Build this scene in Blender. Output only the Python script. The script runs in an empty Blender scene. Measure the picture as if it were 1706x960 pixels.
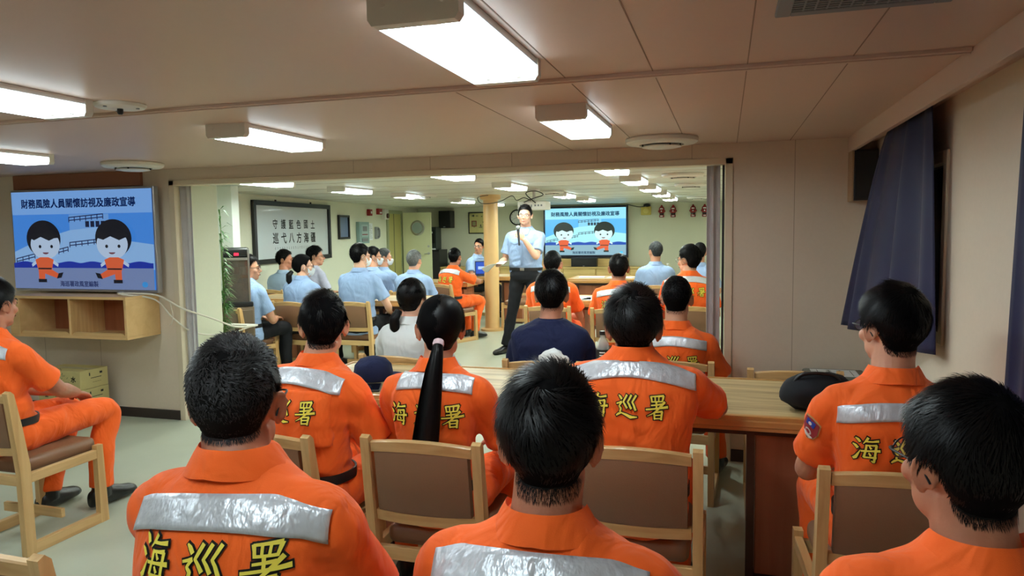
import bpy, bmesh, math, random
import numpy as np
from mathutils import Vector, Matrix
from mathutils.bvhtree import BVHTree

# ---------------------------------------------------------------- camera, world, exposure
scene = bpy.context.scene
COL = scene.collection
rng = np.random.default_rng(7)
random.seed(7)

def make_camera():
    yaw, pitch, roll = 0.290313, -0.0814636, -0.0149427
    cy, sy = math.cos(yaw), math.sin(yaw)
    fwd = Vector((-sy * math.cos(pitch), cy * math.cos(pitch), math.sin(pitch)))
    right = Vector((cy, sy, 0)); up = right.cross(fwd)
    c, s = math.cos(roll), math.sin(roll)
    r2 = right * c + up * s; u2 = up * c - right * s
    cam = bpy.data.cameras.new('camera'); o = bpy.data.objects.new('camera', cam)
    cam.sensor_fit = 'HORIZONTAL'; cam.sensor_width = 36.0
    cam.lens = 36.0 * 1192.12 / 1706.0
    cam.clip_start = 0.05; cam.clip_end = 60
    m = Matrix(((r2.x, u2.x, -fwd.x, 0), (r2.y, u2.y, -fwd.y, 0), (r2.z, u2.z, -fwd.z, 1.5), (0, 0, 0, 1)))
    o.matrix_world = m
    COL.objects.link(o); scene.camera = o
make_camera()

world = bpy.data.worlds.new('world'); scene.world = world; world.use_nodes = True
world.node_tree.nodes['Background'].inputs[0].default_value = (0.9, 0.93, 1.0, 1)
world.node_tree.nodes['Background'].inputs[1].default_value = 0.12
vs = scene.view_settings
vs.view_transform = 'Standard'; vs.look = 'None'; vs.gamma = 1.0; vs.use_curve_mapping = False
vs.exposure = 0.0
TUBE_POWER = 60.0          # fluorescent tubes
LENS_POWER = 4.0           # frosted lamp covers

# ---------------------------------------------------------------- materials
def lin(c):
    return tuple(((v / 255) / 12.92 if v / 255 <= 0.04045 else ((v / 255 + 0.055) / 1.055) ** 2.4) for v in c) + (1.0,)

MATS = {}
def mat(name, rgb, rough=0.6, metal=0.0, spec=0.5, bump=None, vary=None, wood=None, emit=None, coat=0, sheen=0, trans=0, sub=0, weave=None, ior=None, fold=None, alpha=1.0):
    if name in MATS: return MATS[name]
    m = bpy.data.materials.new(name); m.use_nodes = True
    nt = m.node_tree; N = nt.nodes; L = nt.links; b = N['Principled BSDF']
    b.inputs['Base Color'].default_value = lin(rgb); b.inputs['Roughness'].default_value = rough
    b.inputs['Metallic'].default_value = metal; b.inputs['Specular IOR Level'].default_value = spec
    b.inputs['Coat Weight'].default_value = coat
    b.inputs['Alpha'].default_value = alpha
    if ior: b.inputs['IOR'].default_value = ior
    b.inputs['Sheen Weight'].default_value = sheen
    b.inputs['Transmission Weight'].default_value = trans
    if sub:
        b.inputs['Subsurface Weight'].default_value = sub
        b.inputs['Subsurface Radius'].default_value = (0.012, 0.004, 0.002)
        b.inputs['Subsurface Scale'].default_value = 0.5
    tc = N.new('ShaderNodeTexCoord')
    if vary:
        sc, amt = vary
        n = N.new('ShaderNodeTexNoise'); n.inputs['Scale'].default_value = sc; n.inputs['Detail'].default_value = 4
        L.new(tc.outputs['Object'], n.inputs['Vector'])
        r = N.new('ShaderNodeMix'); r.data_type = 'RGBA'
        c = lin(rgb)
        r.inputs[6].default_value = tuple(max(0, v * (1 - amt)) for v in c[:3]) + (1,)
        r.inputs[7].default_value = tuple(min(1, v * (1 + amt)) for v in c[:3]) + (1,)
        L.new(n.outputs['Fac'], r.inputs[0]); L.new(r.outputs[2], b.inputs['Base Color'])
    if wood:
        axis, c2, sc = wood
        mp = N.new('ShaderNodeMapping'); s = [sc, sc, sc]; s['XYZ'.index(axis)] = sc * 0.06
        mp.inputs['Scale'].default_value = s
        L.new(tc.outputs['Object'], mp.inputs['Vector'])
        n = N.new('ShaderNodeTexNoise'); n.inputs['Scale'].default_value = 1; n.inputs['Detail'].default_value = 5; n.inputs['Distortion'].default_value = 0.6
        L.new(mp.outputs[0], n.inputs['Vector'])
        cr = N.new('ShaderNodeValToRGB'); cr.color_ramp.elements[0].position = 0.36; cr.color_ramp.elements[1].position = 0.62
        cr.color_ramp.elements[0].color = lin(c2); cr.color_ramp.elements[1].color = lin(rgb)
        L.new(n.outputs['Fac'], cr.inputs[0]); L.new(cr.outputs[0], b.inputs['Base Color'])
    if bump:
        sc, st = bump[:2]
        n = N.new('ShaderNodeTexNoise'); n.inputs['Scale'].default_value = sc; n.inputs['Detail'].default_value = 3
        if len(bump) > 2:
            mp = N.new('ShaderNodeMapping'); mp.inputs['Scale'].default_value = bump[2]
            L.new(tc.outputs['Object'], mp.inputs['Vector']); L.new(mp.outputs[0], n.inputs['Vector'])
        else:
            L.new(tc.outputs['Object'], n.inputs['Vector'])
        bp = N.new('ShaderNodeBump'); bp.inputs['Strength'].default_value = st; bp.inputs['Distance'].default_value = 0.01
        L.new(n.outputs['Fac'], bp.inputs['Height']); L.new(bp.outputs[0], b.inputs['Normal'])
        if fold:
            n2 = N.new('ShaderNodeTexNoise'); n2.inputs['Scale'].default_value = fold[0]; n2.inputs['Detail'].default_value = 2.5; n2.inputs['Distortion'].default_value = 1.2
            mp2 = N.new('ShaderNodeMapping'); mp2.inputs['Scale'].default_value = (1.0, 1.0, .55); mp2.inputs['Rotation'].default_value = (.3, .5, 0)
            L.new(tc.outputs['Object'], mp2.inputs['Vector']); L.new(mp2.outputs[0], n2.inputs['Vector'])
            b2 = N.new('ShaderNodeBump'); b2.inputs['Strength'].default_value = fold[1]; b2.inputs['Distance'].default_value = 0.03
            L.new(n2.outputs['Fac'], b2.inputs['Height']); L.new(b2.outputs[0], bp.inputs['Normal'])
    if emit:
        b.inputs['Emission Color'].default_value = lin(emit[0]); b.inputs['Emission Strength'].default_value = emit[1]
    MATS[name] = m
    return m

def screen_mat(name, rgb, k=1.0):
    """self-lit pixels of a display"""
    return mat(name, (6, 6, 8), 0.25, emit=(rgb, k))

def stripe_mat():
    m = mat('reflective tape', (212, 215, 222), 0.34, metal=0.25, bump=(40, 0.75, (1.0, 1.0, 0.3)), vary=(60, 0.16))
    return m

# ---------------------------------------------------------------- mesh helpers
class MB:
    """collects geometry for ONE mesh"""
    def __init__(s): s.v = []; s.f = []; s.m = []; s.n = 0
    def add(s, v, f, m=0):
        v = np.asarray(v, float).reshape(-1, 3)
        s.v.append(v); s.f += [tuple(int(i) + s.n for i in q) for q in f]; s.m += [m] * len(f); s.n += len(v)
        return s
    def verts(s): return np.concatenate(s.v) if s.v else np.zeros((0, 3))
    def box(s, lo, hi, m=0, r=0.0, rot=None, seg=2):
        lo = np.array(lo, float); hi = np.array(hi, float); c = (lo + hi) / 2; d = hi - lo
        bm = bmesh.new(); bmesh.ops.create_cube(bm, size=1)
        for v in bm.verts: v.co = Vector((v.co.x * d[0], v.co.y * d[1], v.co.z * d[2]))
        if r > 0:
            bmesh.ops.bevel(bm, geom=bm.edges[:], offset=min(r, min(d) * 0.45), segments=seg, affect='EDGES', profile=0.5)
        v = np.array([x.co[:] for x in bm.verts]); bm.verts.index_update()
        f = [[x.index for x in q.verts] for q in bm.faces]; bm.free()
        if rot is not None: v = v @ np.array(rot).T
        return s.add(v + c, f, m)
    def loft(s, rings, m=0, cap=True, close=False):
        n = len(rings[0]); v = np.concatenate([np.asarray(r, float) for r in rings]); f = []
        K = len(rings)
        for k in range(K if close else K - 1):
            a = k * n; b = ((k + 1) % K) * n
            for i in range(n):
                j = (i + 1) % n
                f.append((a + i, a + j, b + j, b + i))
        if cap and not close:
            f.append(tuple(range(n))[::-1]); f.append(tuple(range((K - 1) * n, K * n)))
        return s.add(v, f, m)
    def tube(s, pts, rad, n=12, m=0, sub=0, up=None, cap=True):
        return s.loft(tube_rings(pts, rad, n, sub, up), m, cap)
    def ell(s, c, r, rot=None, m=0, nu=20, nv=12):
        v = []; f = []
        for i in range(nv + 1):
            t = math.pi * i / nv
            for j in range(nu):
                p = 2 * math.pi * j / nu
                v.append((r[0] * math.sin(t) * math.cos(p), r[1] * math.sin(t) * math.sin(p), r[2] * math.cos(t)))
        for i in range(nv):
            for j in range(nu):
                k = (j + 1) % nu
                f.append((i * nu + j, (i + 1) * nu + j, (i + 1) * nu + k, i * nu + k))
        v = np.array(v)
        if rot is not None: v = v @ np.array(rot).T
        return s.add(v + np.array(c), f, m)
    def cyl(s, c, r, h, axis=2, n=32, m=0, r2=None):
        a = np.linspace(0, 2 * math.pi, n, endpoint=False); r2 = r if r2 is None else r2
        rings = []
        for z, q in ((0, r), (h, r2)):
            P = np.zeros((n, 3)); o = [k for k in range(3) if k != axis]
            if axis == 1: o = [2, 0]
            P[:, o[0]] = np.cos(a) * q; P[:, o[1]] = np.sin(a) * q; P[:, axis] = z
            rings.append(P + np.array(c))
        return s.loft(rings, m)
    def lathe(s, prof, c=(0, 0, 0), n=40, m=0, axis=2, cap=True):
        a = np.linspace(0, 2 * math.pi, n, endpoint=False); rings = []
        for r, z in prof:
            P = np.zeros((n, 3))
            if axis == 2: P[:, 0] = np.cos(a) * r; P[:, 1] = np.sin(a) * r; P[:, 2] = z
            else: P[:, 0] = np.cos(a) * r; P[:, 2] = np.sin(a) * r; P[:, 1] = -z
            rings.append(P + np.array(c))
        return s.loft(rings, m, cap)
    def poly(s, pts, m=0):
        return s.add(pts, [tuple(range(len(pts)))], m)
    def prism(s, pts2, y0, y1, m=0, plane='xz'):
        """extrude a 2-D outline: xz outline along y, xy outline along z"""
        n = len(pts2); A = []; B = []
        for p in pts2:
            if plane == 'xz': A.append((p[0], y0, p[1])); B.append((p[0], y1, p[1]))
            elif plane == 'xy': A.append((p[0], p[1], y0)); B.append((p[0], p[1], y1))
            else: A.append((y0, p[0], p[1])); B.append((y1, p[0], p[1]))
        return s.loft([A, B], m)

def tube_rings(pts, rad, n=12, sub=0, up=None):
    P = np.asarray(pts, float); R = np.array([(r if np.ndim(r) else (r, r)) for r in rad], float)
    if sub:
        P2 = []; R2 = []
        K = len(P)
        for i in range(K - 1):
            p0 = P[max(i - 1, 0)]; p1 = P[i]; p2 = P[i + 1]; p3 = P[min(i + 2, K - 1)]
            r0 = R[max(i - 1, 0)]; r1 = R[i]; r2 = R[i + 1]; r3 = R[min(i + 2, K - 1)]
            for t in np.linspace(0, 1, sub + 1, endpoint=False):
                w = (-.5 * t + t * t - .5 * t ** 3, 1 - 2.5 * t * t + 1.5 * t ** 3, .5 * t + 2 * t * t - 1.5 * t ** 3, -.5 * t * t + .5 * t ** 3)
                P2.append(w[0] * p0 + w[1] * p1 + w[2] * p2 + w[3] * p3); R2.append(w[0] * r0 + w[1] * r1 + w[2] * r2 + w[3] * r3)
        P2.append(P[-1]); R2.append(R[-1]); P = np.array(P2); R = np.maximum(np.array(R2), 1e-4)
    K = len(P); T = np.gradient(P, axis=0); T /= np.linalg.norm(T, axis=1)[:, None] + 1e-12
    u = np.array(up if up is not None else (0, 0, 1.0))
    if up is None and abs(T[0] @ u) > 0.9: u = np.array((0, 1.0, 0))
    rings = []; a = np.linspace(0, 2 * math.pi, n, endpoint=False)
    for k in range(K):
        x = u - T[k] * (u @ T[k]); x /= np.linalg.norm(x) + 1e-12; y = np.cross(T[k], x)
        if up is None: u = x
        rings.append(P[k] + np.outer(np.cos(a), x) * R[k, 0] + np.outer(np.sin(a), y) * R[k, 1])
    return rings

def mesh_from(name, v, f, mats=(), mi=None, smooth=True, angle=None):
    me = bpy.data.meshes.new(name)
    me.from_pydata(np.asarray(v).tolist(), [], f)
    for m in mats: me.materials.append(m)
    if mi is not None and len(mats) > 1: me.polygons.foreach_set('material_index', mi)
    if smooth: me.polygons.foreach_set('use_smooth', [True] * len(me.polygons))
    me.update()
    if smooth and angle: me.set_sharp_from_angle(angle=math.radians(angle))
    return me

def link(name, me, parent=None, loc=None, rz=0.0):
    o = bpy.data.objects.new(name, me); COL.objects.link(o)
    if parent is not None: o.parent = parent
    if loc is not None: o.location = loc
    if rz: o.rotation_euler = (0, 0, rz)
    return o

def obj(name, mb, mats, parent=None, smooth=True, angle=40, loc=None, rz=0.0):
    if not isinstance(mats, (list, tuple)): mats = [mats]
    return link(name, mesh_from(name, mb.verts(), mb.f, mats, mb.m, smooth, angle), parent, loc, rz)

def tag(o, label, cat, group=None, kind=None):
    if label: o['label'] = label
    if cat: o['category'] = cat
    if group: o['group'] = group
    if kind: o['kind'] = kind
    return o

def thing(name, label, cat, loc=(0, 0, 0), rz=0.0, group=None):
    o = bpy.data.objects.new(name, None); COL.objects.link(o)
    o.empty_display_size = 0.1
    o.location = loc; o.rotation_euler = (0, 0, rz)
    return tag(o, label, cat, group)

def struct(name, mb, mats, parent=None, smooth=False):
    o = obj(name, mb, mats, parent, smooth)
    if parent is None: o['kind'] = 'structure'
    return o

def dup(root, loc, rz=0.0, label=None, group=None):
    r = root.copy(); COL.objects.link(r); r.location = loc; r.rotation_euler = (0, 0, rz)
    if label: r['label'] = label
    if group: r['group'] = group
    for ch in root.children:
        c = ch.copy(); COL.objects.link(c); c.parent = r
        for g in ch.children:
            d = g.copy(); COL.objects.link(d); d.parent = c
    return r

def remeshed(mb, voxel, smooth=4, factor=0.5):
    me = mesh_from('tmp', mb.verts(), mb.f, smooth=False)
    o = bpy.data.objects.new('tmp', me); COL.objects.link(o)
    m = o.modifiers.new('r', 'REMESH'); m.mode = 'VOXEL'; m.voxel_size = voxel; m.use_smooth_shade = True
    if smooth:
        q = o.modifiers.new('s', 'SMOOTH'); q.factor = factor; q.iterations = smooth
    dg = bpy.context.evaluated_depsgraph_get()
    out = bpy.data.meshes.new_from_object(o.evaluated_get(dg))
    bpy.data.objects.remove(o); bpy.data.meshes.remove(me)
    return out

def co_of(me):
    a = np.empty(len(me.vertices) * 3); me.vertices.foreach_get('co', a); return a.reshape(-1, 3)
def no_of(me):
    a = np.empty(len(me.vertices) * 3); me.vertices.foreach_get('normal', a); return a.reshape(-1, 3)
def set_co(me, v):
    me.vertices.foreach_set('co', np.ascontiguousarray(v).ravel()); me.update()
def bvh_of(me):
    bm = bmesh.new(); bm.from_mesh(me); t = BVHTree.FromBMesh(bm); bm.free(); return t

_tab = rng.random((32, 32, 32))
def vnoise(p):
    p = np.asarray(p); i = np.floor(p).astype(int); f = p - i; f = f * f * (3 - 2 * f); r = 0
    for dx in (0, 1):
        for dy in (0, 1):
            for dz in (0, 1):
                w = (f[:, 0] if dx else 1 - f[:, 0]) * (f[:, 1] if dy else 1 - f[:, 1]) * (f[:, 2] if dz else 1 - f[:, 2])
                r = r + w * _tab[(i[:, 0] + dx) % 32, (i[:, 1] + dy) % 32, (i[:, 2] + dz) % 32]
    return r - 0.5

def rotz(a): c, s = math.cos(a), math.sin(a); return np.array(((c, -s, 0), (s, c, 0), (0, 0, 1.0)))
def rotx(a): c, s = math.cos(a), math.sin(a); return np.array(((1.0, 0, 0), (0, c, -s), (0, s, c)))
def roty(a): c, s = math.cos(a), math.sin(a); return np.array(((c, 0, s), (0, 1.0, 0), (-s, 0, c)))

# text in the built-in font, as flat outlines turned into a mesh (x right, y up, centred)
def text_mesh(body, size, bold=0.0, align='CENTER', res=3):
    """bold = how far repeated copies are shifted to thicken the strokes"""
    offset = 0.0
    cu = bpy.data.curves.new('t', 'FONT'); cu.body = body; cu.size = size; cu.offset = offset
    cu.align_x = align; cu.align_y = 'CENTER'; cu.resolution_u = res
    o = bpy.data.objects.new('t', cu); COL.objects.link(o)
    dg = bpy.context.evaluated_depsgraph_get()
    me = bpy.data.meshes.new_from_object(o.evaluated_get(dg))
    v = co_of(me); f = [tuple(p.vertices) for p in me.polygons]
    bpy.data.objects.remove(o); bpy.data.curves.remove(cu); bpy.data.meshes.remove(me)
    if bold:
        n = len(v); v = np.concatenate([v + np.array((dx, dy, 0)) * bold for dx, dy in ((0, 0), (1, 0), (0, 1), (1, 1))]); f = [tuple(i + n * k for i in q) for k in range(4) for q in f]
    return v, f

def ribbon(pts, wid):
    """flat brush stroke: list of 2-D points and half-widths -> outline polygon quads"""
    P = np.array(pts, float); W = np.array(wid, float)
    Q = []; WW = []; K = len(P)
    for i in range(K - 1):
        p0 = P[max(i - 1, 0)]; p1 = P[i]; p2 = P[i + 1]; p3 = P[min(i + 2, K - 1)]
        for t in np.linspace(0, 1, 4, endpoint=False):
            w = (-.25 * t + .5 * t * t - .25 * t ** 3, 1 - 2.75 * t * t + 1.75 * t ** 3, .25 * t + 2.5 * t * t - 1.75 * t ** 3, -.25 * t * t + .25 * t ** 3)
            Q.append(w[0] * p0 + w[1] * p1 + w[2] * p2 + w[3] * p3); WW.append(W[i] * (1 - t) + W[i + 1] * t)
    Q.append(P[-1]); WW.append(W[-1]); Q = np.array(Q); WW = np.array(WW)
    T = np.gradient(Q, axis=0); T /= np.linalg.norm(T, axis=1)[:, None] + 1e-9
    Nn = np.stack([-T[:, 1], T[:, 0]], 1)
    return Q, T, Nn, WW

STROKES = {
 '海': [([(.10,.95),(.18,.90),(.26,.80)],(.02,.05,.05)), ([(.02,.68),(.10,.63),(.18,.54)],(.02,.05,.05)), ([(.04,.10),(.12,.16),(.20,.32),(.27,.46)],(.045,.06,.035,.01)),
        ([(.54,1.0),(.48,.88),(.38,.74)],(.05,.045,.012)), ([(.46,.84),(.70,.86),(.93,.90)],(.03,.035,.05)),
        ([(.50,.70),(.46,.45),(.40,.20)],(.045,.04,.045)), ([(.40,.20),(.62,.21),(.86,.22)],(.035,.033,.04)),
        ([(.50,.68),(.70,.70),(.87,.72)],(.03,.035,.05)), ([(.86,.71),(.82,.36),(.78,.04),(.68,.08)],(.05,.045,.05,.012)),
        ([(.30,.43),(.62,.46),(1.0,.50)],(.035,.034,.055)), ([(.60,.65),(.67,.55)],(.03,.045)), ([(.58,.38),(.65,.28)],(.03,.045))],
 '巡': [([(.50,.98),(.40,.80),(.33,.68)],(.05,.045,.035)), ([(.33,.69),(.42,.58),(.52,.44)],(.035,.045,.055)),
        ([(.72,.98),(.62,.80),(.54,.68)],(.05,.045,.035)), ([(.54,.69),(.63,.58),(.73,.42)],(.035,.045,.055)),
        ([(.95,.98),(.84,.80),(.76,.68)],(.05,.045,.035)), ([(.76,.69),(.85,.56),(.94,.36)],(.035,.045,.055)),
        ([(.10,.96),(.17,.90),(.25,.80)],(.02,.05,.05)), ([(.02,.62),(.14,.65),(.26,.68)],(.03,.035,.05)),
        ([(.25,.67),(.14,.52),(.22,.42),(.17,.26)],(.04,.035,.05,.04)), ([(.0,.10),(.10,.17),(.24,.22)],(.03,.05,.035)), ([(.20,.23),(.42,.16),(.70,.05),(1.02,.06)],(.03,.05,.075,.012))],
 '署': [([(.22,.96),(.25,.84),(.27,.72)],(.05,.04,.04)), ([(.22,.95),(.50,.965),(.80,.98)],(.03,.035,.05)), ([(.80,.97),(.77,.84),(.74,.74)],(.05,.04,.035)),
        ([(.41,.94),(.42,.76)],(.033,.033)), ([(.59,.95),(.58,.76)],(.033,.033)), ([(.27,.735),(.50,.74),(.74,.75)],(.033,.03,.033)),
        ([(.24,.58),(.46,.60),(.72,.63)],(.03,.035,.045)), ([(.47,.72),(.48,.58),(.48,.45)],(.045,.04,.04)),
        ([(.0,.42),(.45,.45),(1.0,.51)],(.035,.035,.06)), ([(.86,.72),(.66,.52),(.40,.30),(.06,.14)],(.055,.05,.035,.01)),
        ([(.38,.30),(.39,.16),(.40,.0)],(.045,.04,.04)), ([(.38,.30),(.56,.315),(.75,.33)],(.03,.035,.045)), ([(.74,.32),(.72,.16),(.70,-.02)],(.05,.045,.045)),
        ([(.42,.175),(.68,.185)],(.03,.03)), ([(.41,.03),(.70,.04)],(.032,.032))],
}
def glyph(ch, grow=0.0):
    V = []; F = []; n = 0
    for pts, wid in STROKES[ch]:
        Q, T, Nn, W = ribbon(pts, wid)
        W = W + grow
        Q = Q.copy(); Q[0] -= T[0] * (grow + .012); Q[-1] += T[-1] * (grow + .012)
        A = Q + Nn * W[:, None]; B = Q - Nn * W[:, None]
        k = len(Q); V.append(np.concatenate([A, B]))
        F += [(n + i, n + k + i, n + k + i + 1, n + i + 1) for i in range(k - 1)]; n += 2 * k
    return np.concatenate(V), F
# ---------------------------------------------------------------- people
def nz(v): v = np.asarray(v, float); return v / (np.linalg.norm(v) + 1e-12)

def head_parts(mb, fem=False):
    """a head in its own frame: centre of the skull at 0, face towards +y"""
    k = 0.96 if fem else 1.0
    q = MB()
    q.ell((0, -.014, .022), (.0745, .094, .096), nu=28, nv=18)
    q.ell((0, .028, -.035), (.060, .060, .086), nu=24, nv=16)
    q.ell((0, .056, -.090), (.034, .031, .026))
    for s in (-1, 1):
        q.ell((s * .042, .014, -.062), (.021, .046, .036))
        q.ell((s * .040, .060, -.030), (.024, .022, .022))
        q.ell((s * .010, .098, -.039), (.0085, .010, .008))
        q.ell((s * .031, .079, -.001), (.015, .010, .008))
        R = rotz(s * -.55) @ roty(s * .12)
        q.ell(np.array((s * .078, -.014, -.008)), (.0065, .018, .030), rot=R, nu=14, nv=10)
        rim = [np.array((s * .081, -.014, -.008)) + R @ np.array((s * .003, .017 * math.cos(a), .030 * math.sin(a))) for a in np.linspace(-1.2, 4.1, 12)]
        q.tube(rim, [.0045] * 12, 8)
        q.ell(np.array((s * .077, -.004, -.036)), (.006, .009, .010))
    q.ell((0, .080, .014), (.048, .015, .011))
    q.tube([(0, .080, .006), (0, .098, -.018), (0, .110, -.038)], [.008, .0105, .012], 12, sub=3)
    q.ell((0, .090, -.060), (.023, .010, .006)); q.ell((0, .088, -.069), (.019, .010, .006))
    v = q.verts() * k
    mb.add(v, q.f)

_heads = {}
def head_proto(fem):
    if fem not in _heads:
        mb = MB(); head_parts(mb, fem)
        mb.tube([(0, -.016, -.05), (0, -.026, -.12), (0, -.034, -.19)], [.054, .054, .060] if fem else [.061, .061, .067], 20)
        me = remeshed(mb, .004, 5)
        _heads[fem] = bvh_of(me); bpy.data.meshes.remove(me)
    return _heads[fem]

def hairline(phi):
    d = math.degrees(abs((phi + math.pi) % (2 * math.pi) - math.pi))
    return float(np.interp(d, (0, 35, 52, 66, 80, 92, 102, 111, 122, 138, 180), (.066, .062, .045, .012, -.018, .030, .028, -.028, -.052, -.062, -.064)))

def hair_surface(bvh, phi, s, crown, low=0.0):
    """skin point for azimuth phi (0 = face) and s from crown (0) to hairline (1)"""
    zl = hairline(phi) + low
    O = np.array((0, -.014, .022))
    c0 = np.array((0, -math.sin(crown), math.cos(crown)))
    h = np.array((math.sin(phi), math.cos(phi), 0))
    if zl > .022:
        e1 = math.asin(min(1, (zl - .022) / .09))
    else: e1 = 0.0
    arc = (math.pi / 2 - e1) * .092; tail = max(0, .022 - zl)
    L = arc + tail; d = s * L
    if d <= arc or tail == 0:
        e = math.pi / 2 - (d / .092)
        e0 = math.pi / 2
        w = 1 - s
        v = h * math.cos(e) + np.array((0, 0, 1)) * math.sin(e)
        v = nz(v + (c0 - np.array((0, 0, 1))) * max(0, math.sin(e)) ** 2 * 0.9)
        o = O
    else:
        v = h; o = O - np.array((0, 0, d - arc))
    P = Vector(o + v * .4)
    P = Vector(o + v * .19)
    hit = bvh.ray_cast(P, Vector(-v))
    if hit[0] is None or np.linalg.norm(np.array(hit[0]) - o) > .135: return o + v * .08, v
    return np.array(hit[0]), np.array(hit[1])

def make_hair(bvh, st, n_str):
    """cap + strands in one mesh, head frame"""
    NA, NS = 56, 22
    crown = st.get('crown', .45); top = st.get('top', .022); side = st.get('side', .012); nape = st.get('nape', .002)
    low = st.get('low', 0.0); tie = st.get('tie'); rs = np.random.default_rng(st.get('seed', 1))
    G = np.zeros((NS, NA, 3)); Nn = np.zeros((NS, NA, 3)); S = np.zeros((NS, NA, 3))
    ph = np.linspace(-math.pi, math.pi, NA, endpoint=False)
    for i in range(NS):
        s = i / (NS - 1)
        for j in range(NA):
            p, n = hair_surface(bvh, ph[j], max(s, .02), crown, low)
            S[i, j] = p; Nn[i, j] = n
    # soften the normals
    for _ in range(3):
        Nn = (np.roll(Nn, 1, 1) + np.roll(Nn, -1, 1) + 2 * Nn)
        Nn[1:-1] += Nn[:-2] + Nn[2:]
        Nn /= np.linalg.norm(Nn, axis=2)[..., None]
    for _ in range(2):
        S2 = (np.roll(S, 1, 1) + np.roll(S, -1, 1) + 2 * S) / 4
        S2[1:-1] = (S2[1:-1] * 2 + S2[:-2] + S2[2:]) / 4
        S = S2
    zrel = S[..., 2]
    th = np.interp(zrel, (-.060, -.036, -.006, .03, .09, .13), (nape, nape + .28 * (side - nape), side * .72, side, (side + top) / 2, top))
    front = np.clip((S[..., 1] - .03) / .06, 0, 1) * np.clip((zrel - .03) / .04, 0, 1)
    th = th + front * st.get('fringe', .008)
    edge = np.clip((1 - np.linspace(0, 1, NS)) / .10, .12, 1)[:, None]
    th = th * edge * .9
    q = S.reshape(-1, 3) * 38
    th = th * (1 + .28 * vnoise(q + st.get('seed', 1) * 3.1).reshape(NS, NA))
    G = S + Nn * th[..., None]
    mb = MB()
    v = G.reshape(-1, 3); f = []
    for i in range(NS - 1):
        for j in range(NA):
            k = (j + 1) % NA
            f.append((i * NA + j, (i + 1) * NA + j, (i + 1) * NA + k, i * NA + k))
    inner = (S - Nn * .004)[-1]
    nv = len(v); v = np.concatenate([v, inner, G[0].mean(0, keepdims=True)])
    for j in range(NA):
        k = (j + 1) % NA
        f.append(((NS - 1) * NA + j, nv + j, nv + k, (NS - 1) * NA + k)); f.append((j, k, nv + NA))
    mb.add(v, f)
    mb.ncap = len(mb.f)
    # strands
    def samp(A, u, w):
        x = u * (NS - 1); i0 = np.clip(x.astype(int), 0, NS - 2); fx = (x - i0)[:, None]
        y = w * NA; j0 = y.astype(int) % NA; j1 = (j0 + 1) % NA; fy = (y - np.floor(y))[:, None]
        return (A[i0, j0] * (1 - fx) + A[i0 + 1, j0] * fx) * (1 - fy) + (A[i0, j1] * (1 - fx) + A[i0 + 1, j1] * fx) * fy
    n = n_str
    u = np.sqrt(rs.random(n) * .985 + .002); w = rs.random(n)
    P = samp(G, u, w); N0 = nz_rows(samp(Nn, u, w))
    P2 = samp(G, np.minimum(u + .03, 1), w)
    P1 = samp(G, np.maximum(u - .03, 0), w)
    flow = nz_rows(P2 - P1)
    if tie is not None:
        d = np.array(tie) - P; dist = np.linalg.norm(d, axis=1)
        flow = nz_rows(d - N0 * np.sum(d * N0, 1)[:, None])
    swirl = np.cross(N0, flow)
    clump = vnoise(P * 55 + 7)
    ang = st.get('mess', .35) * (clump * 3.2 + rs.normal(0, .5, n)) + st.get('swirl', .25) * (1 - u)
    fl = flow * np.cos(ang)[:, None] + swirl * np.sin(ang)[:, None]
    Ls = st.get('len', .032) * (0.6 + .7 * rs.random(n)) * np.interp(P[:, 2], (-.06, -.02, .03, .1), (st.get('nlen', .22), .34, .85, 1.1))
    lift = st.get('lift', .2) * (.5 + rs.random(n)) * np.interp(P[:, 2], (-.08, .0, .08), (.35, .7, 1.1))
    wd = st.get('w', .0011) * (.7 + .6 * rs.random(n))
    pts = []
    for t in (0, .35, .7, 1.0):
        if tie is None:
            up_ = Ls * lift * (t - 1.15 * t * t * st.get('fall', .75))
        else:
            up_ = .0015 * math.sin(math.pi * t) - (Ls * t) ** 2 / .165
        pts.append(P - N0 * .0010 + fl * (Ls * t)[:, None] + N0 * up_[:, None] if np.ndim(up_) else P + fl * (Ls * t)[:, None])
    add_strands(mb, pts, wd, N0)
    # short fuzz fading out below the hairline at nape and temples
    nf = n // 2
    if nf and not st.get('nofade'):
        w = rs.random(nf); P = samp(S, np.ones(nf), w); N0 = nz_rows(samp(Nn, np.ones(nf), w))
        dn = nz_rows(np.array((0, 0, -1.0)) - N0 * (N0 @ np.array((0, 0, -1.0)))[:, None])
        ok = P[:, 1] < .045
        P = P + dn * (rs.random(nf) ** 2.3 * st.get('fade', .020) - .006)[:, None]
        for i in range(nf):
            h_ = bvh.find_nearest(Vector(P[i]))
            if h_[0] is not None: P[i] = h_[0]; N0[i] = h_[1]
        dn = nz_rows(np.array((0, 0, -1.0)) - N0 * (N0 @ np.array((0, 0, -1.0)))[:, None])
        pts = [P + dn * (.007 * t)[..., None] + N0 * .0012 * (1 + t) if np.ndim(t) else P + dn * (.007 * t) + N0 * (.0006 + .0012 * t) for t in (0, .35, .7, 1.0)]
        add_strands(mb, [p[ok] for p in pts], np.full(ok.sum(), .00042), N0[ok])
    return mb

def nz_rows(a): return a / (np.linalg.norm(a, axis=1)[:, None] + 1e-12)

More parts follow.
